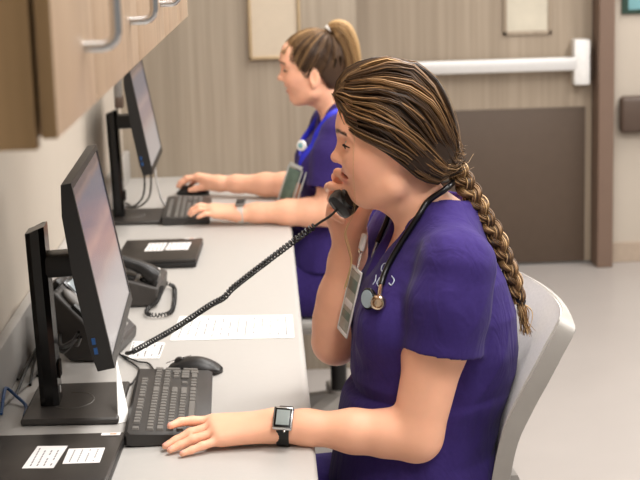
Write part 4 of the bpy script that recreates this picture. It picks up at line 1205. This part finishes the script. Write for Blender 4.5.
RF2 = [[(-.240, 4.998, .812), (-.275, 5.008, .808), (-.295, 5.012, .795), (-.306, 5.014, .782)],
       [(-.245, 5.016, .813), (-.282, 5.026, .809), (-.303, 5.030, .794), (-.313, 5.032, .780)],
       [(-.241, 5.035, .807), (-.276, 5.045, .800), (-.295, 5.050, .785), (-.304, 5.053, .772)],
       [(-.232, 5.050, .798), (-.260, 5.061, .788), (-.275, 5.067, .775), (-.283, 5.070, .766)]]
RT2 = [(-.195, 4.972, .790), (-.228, 4.985, .782), (-.252, 4.990, .776), (-.270, 4.992, .772)]
b = Sculpt()
b.add(ringloft([(z, a+.014, b_, c, d) for z, a, b_, c, d in sh_tab(TORSO)], 2.3), .02)
for y in (4.49, 4.67): b.add(ellip((.196+DX, y, .905), (.054, .062, .064)), .03)
b.add(cone((.235, 4.58, 1.03), (.178, 4.578, 1.13), .056, .0465), .03)
b.add(cone((.172, 4.578, 1.12), (.145, 4.575, 1.155), .043, .048), .02)
for p_ in (LSH2, RSH2): b.add(cone((.23, 4.58, 1.055), p_, .040, .046), .04)
for y in (4.485, 4.675):
    b.add(cone((.22, y, .542), (-.20, y, .530), .080, .060), .03)
    b.add(cone((-.20, y, .52), (-.16, y, .10), .058, .035), .02)
    b.add(cone((-.16, y, .055), (-.30, y, .045), .036, .030), .02)
arm_ops(b, LSH2, LEL2, LWR2, up=(.050, .046, .041), fo=(.040, .0405, .037, .028, .0245))
arm_ops(b, RSH2, REL2, RWR2, up=(.050, .046, .041), fo=(.040, .0405, .037, .028, .0245))
hand_ops(b, LWR2, LF2, LT2, (0, 0, 1)); hand_ops(b, RWR2, RF2, RT2, (0, 0, 1))
head_ops(b, FR2, True)
pos, q = b.mesh((-.36, 4.32, -.02), (.42, 5.12, 1.36), .0034)
pos = smooth_pos(pos, q, 1, .4)
at = {}; head_masks(pos, FR2, at)
finger_nails(pos, [(f[3], (-.2, 0, .9)) for f in LF2], at)
np_mesh('body', pos, q, M['skin2'], P2, at)
face_parts(FR2, P2)
nk2 = Sculpt(); nk2.add(cone((.205, 4.575, 1.165), (.237, 4.58, 1.095), .068, .056), .01); nk2.add(cone((.18, 4.58, 1.07), (.098, 4.58, .985), .050, .012), .03)
LSL2 = ([(.212, 4.435, 1.005), (.190, 4.418, .95), (.173, 4.404, .852)], (.062, .064, .066))
RSL2 = ([(.195, 4.730, 1.008), (.165, 4.780, .925)], (.064, .062))
TOP2 = [(z, a+.016*(z > .74), b_, c, d) for z, a, b_, c, d in sh_tab(TOP)]
full2 = scrub(TOP2, [LSL2, RSL2], [((.235, 4.58, 1.062), (.212, 4.45, 1.018), .050, .050), ((.23, 4.58, 1.062), (.20, 4.72, 1.018), .050, .050)],
              [((.194+DX, 4.49, .905), (.060, .070, .072)), ((.194+DX, 4.67, .905), (.060, .070, .072))], [lambda p: nk2.ev(p)], .60, 8)
pos, q = full2.mesh((.0, 4.30, .56), (.41, 4.86, 1.16), .004)
top2_ = np_mesh('scrub_top', smooth_pos(pos, q, 2, .5), q, M['scrub'], P2)
trousers_and_shoes(P2, DX, DY, DZ2*.5)
# hair: pulled up tight into a high ponytail
HL2 = np.array([(.088, .092), (.078, .076), (.058, .060), (.040, .042), (.026, .012), (.014, .010), (.004, .040), (-.022, .014), (-.048, -.034), (-.072, -.046), (-.090, -.020)])
HC2 = V(-.005, 0, .056); HR2 = V(.098, .079, .092)
o2, A2 = FR2
S = Sculpt(); S.add(lambda p: ellip(HC2, HR2-V(.002, .002, .002))((p-o2)@A2.T), .01); S.add(lambda p: ellip((-.045, 0, .0), (.050, .056, .052))((p-o2)@A2.T), .04)
def cut2(p):
    q_ = (p-o2)@A2.T; return (q_[..., 2]-np.interp(q_[..., 0], HL2[:, 0][::-1], HL2[:, 1][::-1]))*.75
S.cut(cut2, .01)
pos, q = S.mesh(o2-V(.15, .12, .12), o2+V(.15, .12, .20), .005)
hair2 = np_mesh('hair', smooth_pos(pos, q, 2, .5), q, M['hair2'], P2, {'tone': np.full(len(pos), .04)})
rs = np.random.RandomState(12); TIE = V(-.056, 0, .139); cur, rad, val = [], [], []
hl = resample(HL2, 60)
for i in range(1100):
    k = rs.randint(0, 60); f_, u_ = hl[k]; sg_ = 1 if i % 2 else -1
    d2 = ((f_-HC2[0])/HR2[0])**2+((u_-HC2[2])/HR2[2])**2
    s0 = HR2[1]*math.sqrt(max(0, 1-d2)) if k > 6 else rs.uniform(0, .05)
    e2 = ((f_+.045)/.052)**2+(u_/.054)**2
    s0 = max(s0, .058*math.sqrt(max(0, 1-e2)))
    a = V(f_, sg_*s0, u_); t = np.linspace(0, 1, 12)[:, None]
    c = a*(1-t)+TIE*t; c = c-HC2; nr = np.linalg.norm(c/HR2, axis=1)[:, None]
    push = np.maximum(1.0/nr, 1.0); c = c*push+HC2
    nn = c-HC2; nn /= np.linalg.norm(nn, axis=1)[:, None]
    c = c+nn*(rs.normal(0, .0012)+.0022*np.sin(t*5+k*.9))
    c[-1] = TIE+rs.normal(0, .003, 3)
    cur.append(o2+c@A2); rad.append(np.full(12, rs.uniform(.0008, .0015))); val.append(np.clip(.18+.28*(k < 16)+.18*math.sin(k*1.3)+rs.normal(0, .12), 0, 1))
strands('locks', cur, rad, val, M['hair2'], hair2)
tail = np.array([tuple(p) for p in bez([(-.056, 0, .139), (-.074, 0, .147), (-.094, 0, .138), (-.111, 0, .108), (-.122, 0, .058), (-.122, 0, .004), (-.112, 0, -.045), (-.104, 0, -.075)], 5)])
cur, rad, val = [], [], []
for i in range(700):
    n_ = len(tail); t = np.linspace(0, 1, n_); a = rs.uniform(0, 6.28); r_ = math.sqrt(rs.uniform(0, 1))
    wdt = .008+.026*np.clip(t*3.2, 0, 1)*(1-.55*np.clip((t-.5)*2, 0, 1))
    c = tail.copy(); T = np.gradient(tail, axis=0); T /= np.linalg.norm(T, axis=1)[:, None]; nb_ = np.stack([T[:, 2], T[:, 1]*0, -T[:, 0]], 1)
    c = c+nb_*(math.cos(a)*r_*wdt)[:, None]; c[:, 1] += math.sin(a)*r_*wdt*1.0
    c = c+(np.sin(t*8+a)*.0025)[:, None]*nb_
    c = c[:n_-rs.randint(0, 9)]
    cur.append(o2+c@A2); rad.append(np.linspace(.0016, .0007, len(c))); val.append(np.clip(.66+.22*math.cos(a)+rs.normal(0, .14), 0, 1))
strands('ponytail', cur, rad, val, M['hair2'], hair2)
tq = Vector(o2+TIE@A2)
MB().lathe([(.007, -.007), (.014, -.005), (.015, 0), (.014, .005), (.007, .007)], tq+Vector((.006, 0, .007)), 'z', 16, Matrix.Rotation(.7, 3, 'Y')).build('hair_tie', M['white'], hair2)
# ------------------------------------------------------------------ what the nurses wear and carry
from mathutils.bvhtree import BVHTree
bpy.context.view_layer.update()
def bvh_of(o):
    me = o.data; mw = o.matrix_world
    return BVHTree.FromPolygons([mw @ v.co for v in me.vertices], [tuple(p.vertices) for p in me.polygons])
B1 = bvh_of(top1_); B2 = bvh_of(top2_)
def snap(bv, p, off):
    l, n, i, d = bv.find_nearest(Vector(p))
    return l+n*off
M['tube_black'] = mat('black_stethoscope_tubing', (16, 15, 17), .28, var=.05)
M['holo'] = mat('pale_blue_diaphragm', (168, 186, 194), .3, var=.05)
M['goldchrome'] = mat('warm_chrome', (214, 192, 168), .18, 1.0, var=.02)
M['band_white'] = mat('white_watch_band', (214, 206, 198), .6)
M['glass_reflection'] = mat('watch_glass_reflection', (150, 158, 156), .12, var=.05)  # light grey reflection on the watch face, put into its colour
M['lanyard'] = mat('royal_blue_ribbon', (38, 40, 190), .6)
M['badge_green'] = mat('green_grey_badge_card', (92, 110, 98), .4, var=.2, scale=60)
M['badge_card'] = mat('pale_badge_card', (158, 158, 146), .35, var=.2, scale=60)
M['holder'] = mat('clear_grey_holder_edge', (182, 184, 180), .3, var=.03)
M['thread'] = mat('pale_embroidery_thread', (196, 206, 222), .7)

# stethoscope round the near nurse's neck
st = thing('stethoscope', (.25, 2.53, 1.12), 'black stethoscope hanging round the neck of the nurse on the phone', 'stethoscope')
up_path = [(.262, 2.612, 1.130), (.300, 2.595, 1.150), (.317, 2.550, 1.165), (.306, 2.500, 1.166)]
def toward(bv, p, off):
    """the point on the garment that p rests on, seen from the front of the counter, lifted by off"""
    d = (Vector(p)-CAMLOC).normalized(); h, n, i, t = bv.ray_cast(CAMLOC, d)
    return h-d*off*.5+n*off*.6 if h is not None else Vector(p)
dn = [Vector((.292, 2.478, 1.160)), toward(B1, (.262, 2.45, 1.143), .006)]+[toward(B1, p, .0065) for p in ((.244, 2.42, 1.126), (.219, 2.42, 1.088), (.198, 2.43, 1.050), (.188, 2.44, 1.025), (.182, 2.44, 1.006))]
MB().tube(bez([Vector(p) for p in up_path]+dn, 8), .0054, 12).build('tubing', M['tube_black'], st)
far_side = [Vector((.262, 2.612, 1.130))]+[snap(B1, p, .006) for p in ((.232, 2.628, 1.100), (.206, 2.625, 1.070), (.190, 2.612, 1.045))]
MB().tube(bez(far_side, 8), .0050, 12).build('binaural_tube', M['tube_black'], st)
e0 = far_side[-1]
MB().tube([e0, e0+Vector((-.008, -.004, -.02)), e0+Vector((-.012, -.008, -.042))], .0028, 10).build('ear_tube', M['chrome'], st)
c = toward(B1, (.163, 2.45, .980), .010); dnm = Vector((-.82, -.55, .12)).normalized()
rotd = dnm.to_track_quat('Z', 'Y').to_matrix()
MB().lathe([(.001, -.005), (.0165, -.005), (.0185, -.002), (.0185, .002), (.0172, .0035), (.001, .0035)], c, 'z', 28, rotd).build('diaphragm_rim', M['blackgloss'], st)
MB().lathe([(.001, .0034), (.0150, .0034), (.0150, .0046), (.001, .0048)], c, 'z', 28, rotd).build('diaphragm', M['holo'], st)
c2 = toward(B1, (.177, 2.445, .974), .010)
rot2 = Vector((-.2, -.95, .15)).normalized().to_track_quat('Z', 'Y').to_matrix()
MB().lathe([(.001, -.006), (.012, -.006), (.0135, -.002), (.0120, .002), (.0090, .004), (.0105, .008), (.0085, .0085), (.006, .004), (.001, .0035)], c2, 'z', 24, rot2).build('bell', M['goldchrome'], st)
MB().tube([dn[-1], (dn[-1]+c2)/2+Vector((0, -.003, 0)), c2+Vector((0, -.003, .006))], .0042, 12).build('stem', M['goldchrome'], st)

# embroidered script on the chest, left of the tubing
for k, pts in enumerate(([(.190, 2.43, 1.048), (.183, 2.43, 1.046), (.180, 2.43, 1.036), (.187, 2.43, 1.030), (.186, 2.43, 1.022), (.178, 2.43, 1.024)],
                         [(.178, 2.44, 1.022), (.173, 2.44, 1.012), (.178, 2.44, 1.004), (.183, 2.44, 1.012), (.177, 2.44, 1.018)],
                         [(.172, 2.44, 1.026), (.170, 2.44, 1.016), (.166, 2.44, 1.010)],
                         [(.197, 2.43, 1.026), (.201, 2.43, 1.018), (.196, 2.43, 1.010), (.192, 2.43, 1.014)])):
    MB().tube([toward(B1, p, .001) for p in bez(pts, 5)], .0009, 6).build('embroidery', M['thread'], top1_, local=False)

# badge of the near nurse, hanging off the far side of her neckline
bd = thing('name_badge', (.14, 2.60, .95), 'clear badge holder with pale card clipped to the near nurse\'s neckline', 'name badge')
ctr = Vector((.134, 2.595, .946)); n_ = Vector((-.95, -.20, .24)).normalized(); upv = Vector((.24, .0, .97)); upv = (upv-n_*upv.dot(n_)).normalized(); sdv = upv.cross(n_)
fm = Matrix((sdv, upv, n_)).transposed()
def bx(mb, c_, size, bevel=.001):
    t = MB(); t.box((0, 0, 0), size, bevel=bevel)
    for v in t.bm.verts: v.co = ctr+fm @ (v.co+Vector(c_))
    return t
bx(None, (0, 0, 0), (.062, .108, .0012)).build('card', M['badge_card'], bd)
for i, (yy, hh, mm) in enumerate(((.030, .022, 'badge_green'), (-.005, .012, 'label'), (-.026, .014, 'badge_green'))):
    bx(None, (0, yy, .001), (.048, hh, .0006), .0002).build('card_print', M[mm], bd)
for sx in (-1, 1): bx(None, (sx*.032, 0, .0), (.003, .118, .003)).build('holder_edge', M['white'], bd)
bx(None, (0, .058, 0), (.066, .006, .003)).build('holder_edge', M['white'], bd); bx(None, (0, -.058, 0), (.066, .006, .003)).build('holder_edge', M['white'], bd)
bx(None, (0, .078, 0), (.010, .036, .003)).build('strap', M['clear'], bd)
bx(None, (.004, .110, .002), (.018, .030, .008), .003).build('clip', M['white'], bd)
bx(None, (.006, .094, .004), (.009, .009, .007), .003).build('clip_hinge', M['goldchrome'], bd)

def watch(name, wr, el, t, r, up, band, case, glass, lab, sc=1.0):
    w_, e_ = Vector(wr), Vector(el); ax_ = (e_-w_).normalized(); c_ = w_+ax_*t; up = Vector(up); up = (up-ax_*up.dot(ax_)).normalized(); sd = ax_.cross(up)
    fm_ = Matrix((ax_, sd, up)).transposed()
    o = thing(name, c_, lab, 'wristwatch')
    m = MB(); n = 40; rr = []
    for k in range(n+1):
        a = 2*math.pi*k/n
        p = c_+(up*math.cos(a)*r+sd*math.sin(a)*r)
        nr = (up*math.cos(a)+sd*math.sin(a))
        rr.append([p+ax_*x+nr*h for x, h in ((-.0105*sc, .0004), (-.0105*sc, .0024), (.0105*sc, .0024), (.0105*sc, .0004))])
    m.loft(rr, caps=False); m.build('band', M[band], o)
    def pl(size, off, bevel, seg=3):
        t_ = MB(); t_.box((0, 0, 0), size, bevel=bevel, seg=seg)
        for v in t_.bm.verts: v.co = c_+fm_ @ (v.co+Vector(off))
        return t_
    pl((.034*sc, .040*sc, .0095*sc), (0, 0, r+.0060*sc), .0036*sc).build('case', M[case], o)
    pl((.028*sc, .033*sc, .0016), (0, 0, r+.0112*sc), .0006).build('bezel_glass', M['blackgloss'], o)
    pl((.022*sc, .026*sc, .0008), (0, 0, r+.0122*sc), .0003).build('display', M[glass], o)
    pl((.004, .004, .0045), (.004, .0218*sc, r+.006), .001).build('crown', M[case], o)
    return o
watch('wristwatch', LWR, LEL, .011, .0312, (-.10, -.80, .62), 'rubber', 'chrome', 'glass_reflection', 'square silver watch with black band on the wrist of the nurse on the phone')
watch('wristwatch', LWR2, LEL2, .006, .0298, (0, -.30, .95), 'band_white', 'grey', 'dark', 'small grey watch with white band on the far nurse\'s wrist', .85)

# the far nurse's lanyard, reel and badge
ly = thing('lanyard', (.15, 4.50, .98), 'royal blue lanyard round the far nurse\'s neck holding her badge', 'lanyard')
pth = [Vector((.262, 4.585, 1.098)), Vector((.248, 4.535, 1.094))]+[snap(B2, p, .004) for p in ((.215, 4.470, 1.078), (.192, 4.448, 1.055), (.165, 4.448, 1.015), (.142, 4.452, .975), (.118, 4.462, .935))]+[Vector((.092, 4.462, .890))]
pp = bez(pth, 8)
MB().tube(pp, .0085, 8, flat=.22).build('ribbon', M['lanyard'], ly)
pth2 = [pth[0], Vector((.246, 4.635, 1.094))]+[snap(B2, p, .004) for p in ((.20, 4.690, 1.070), (.160, 4.69, 1.01), (.12, 4.66, .95), (.10, 4.60, .92))]+[Vector((.090, 4.50, .885))]
MB().tube(bez(pth2, 8), .0085, 8, flat=.22).build('ribbon', M['lanyard'], ly)
MB().tube([(.092, 4.462, .890), (.085, 4.462, .868)], .004, 10).build('hook', M['chrome'], ly)
rl = thing('badge_reel', (.100, 4.455, .982), 'round white badge reel on the far nurse\'s chest beside the blue lanyard', 'badge reel')
q_ = Vector((.098, 4.452, .982))
MB().lathe([(.001, -.006), (.014, -.006), (.017, 0), (.014, .006), (.001, .008)], q_, 'z', 20, Vector((-.5, -.85, .1)).normalized().to_track_quat('Z', 'Y').to_matrix()).build('disc', M['white'], rl)
MB().lathe([(.001, .008), (.008, .0085), (.001, .0095)], q_, 'z', 16, Vector((-.5, -.85, .1)).normalized().to_track_quat('Z', 'Y').to_matrix()).build('sticker', M['teal'], rl)
MB().tube([q_+Vector((.01, .004, 0)), snap(B2, q_, 0)], .004, 8).build('clip', M['white'], rl)
b2 = thing('name_badge', (.06, 4.455, .85), 'green and white badge in a clear holder hanging from the far nurse\'s blue lanyard', 'name badge')
ctr = Vector((.066, 4.455, .862)); n_ = Vector((-.62, -.76, .18)).normalized(); upv = Vector((.36, .0, .93)); upv = (upv-n_*upv.dot(n_)).normalized(); sdv = upv.cross(n_); fm = Matrix((sdv, upv, n_)).transposed()
bx(None, (-.008, 0, 0), (.045, .098, .0012)).build('card', M['badge_green'], b2)
for sx in (-.034, .020, .034): bx(None, (sx, -.004, -.002 if sx > .03 else 0), (.0045, .118, .003)).build('holder_edge', M['holder'], b2)
bx(None, (0, -.060, 0), (.070, .008, .003)).build('holder_edge', M['holder'], b2)
bx(None, (-.008, .058, 0), (.050, .012, .003)).build('holder_edge', M['holder'], b2)
# ------------------------------------------------------------------ light
def area(name, loc, sx, sy, power, col=(1, .975, .945)):
    l = bpy.data.lights.new(name, 'AREA'); l.shape = 'RECTANGLE'; l.size = sx; l.size_y = sy; l.energy = power; l.color = col
    o = bpy.data.objects.new(name, l); COL.objects.link(o); o.location = loc; return o
for i, (x, y, p) in enumerate(((.6, .8, 36), (.6, 2.55, 52), (.75, 4.8, 43), (2.5, 1.6, 46), (2.5, 4.0, 62), (2.3, 6.2, 44))):
    area('ceiling_light', (x, y, CEIL-.03), .6, 1.2, p)
    fx = thing('ceiling_panel_light', (x, y, CEIL), 'flat white ceiling light panel', 'light', 'ceiling light panels')
    MB().box((x, y, CEIL-.008), (.62, 1.22, .016), bevel=.004).build('housing', M['white'], fx)
w = bpy.data.worlds.new('world'); SC.world = w; w.use_nodes = True
w.node_tree.nodes['Background'].inputs[0].default_value = (1, .965, .92, 1)
w.node_tree.nodes['Background'].inputs[1].default_value = .30
vs = SC.view_settings
vs.view_transform = 'Standard'; vs.look = 'None'; vs.gamma = 1; vs.use_curve_mapping = False; vs.exposure = 0.0
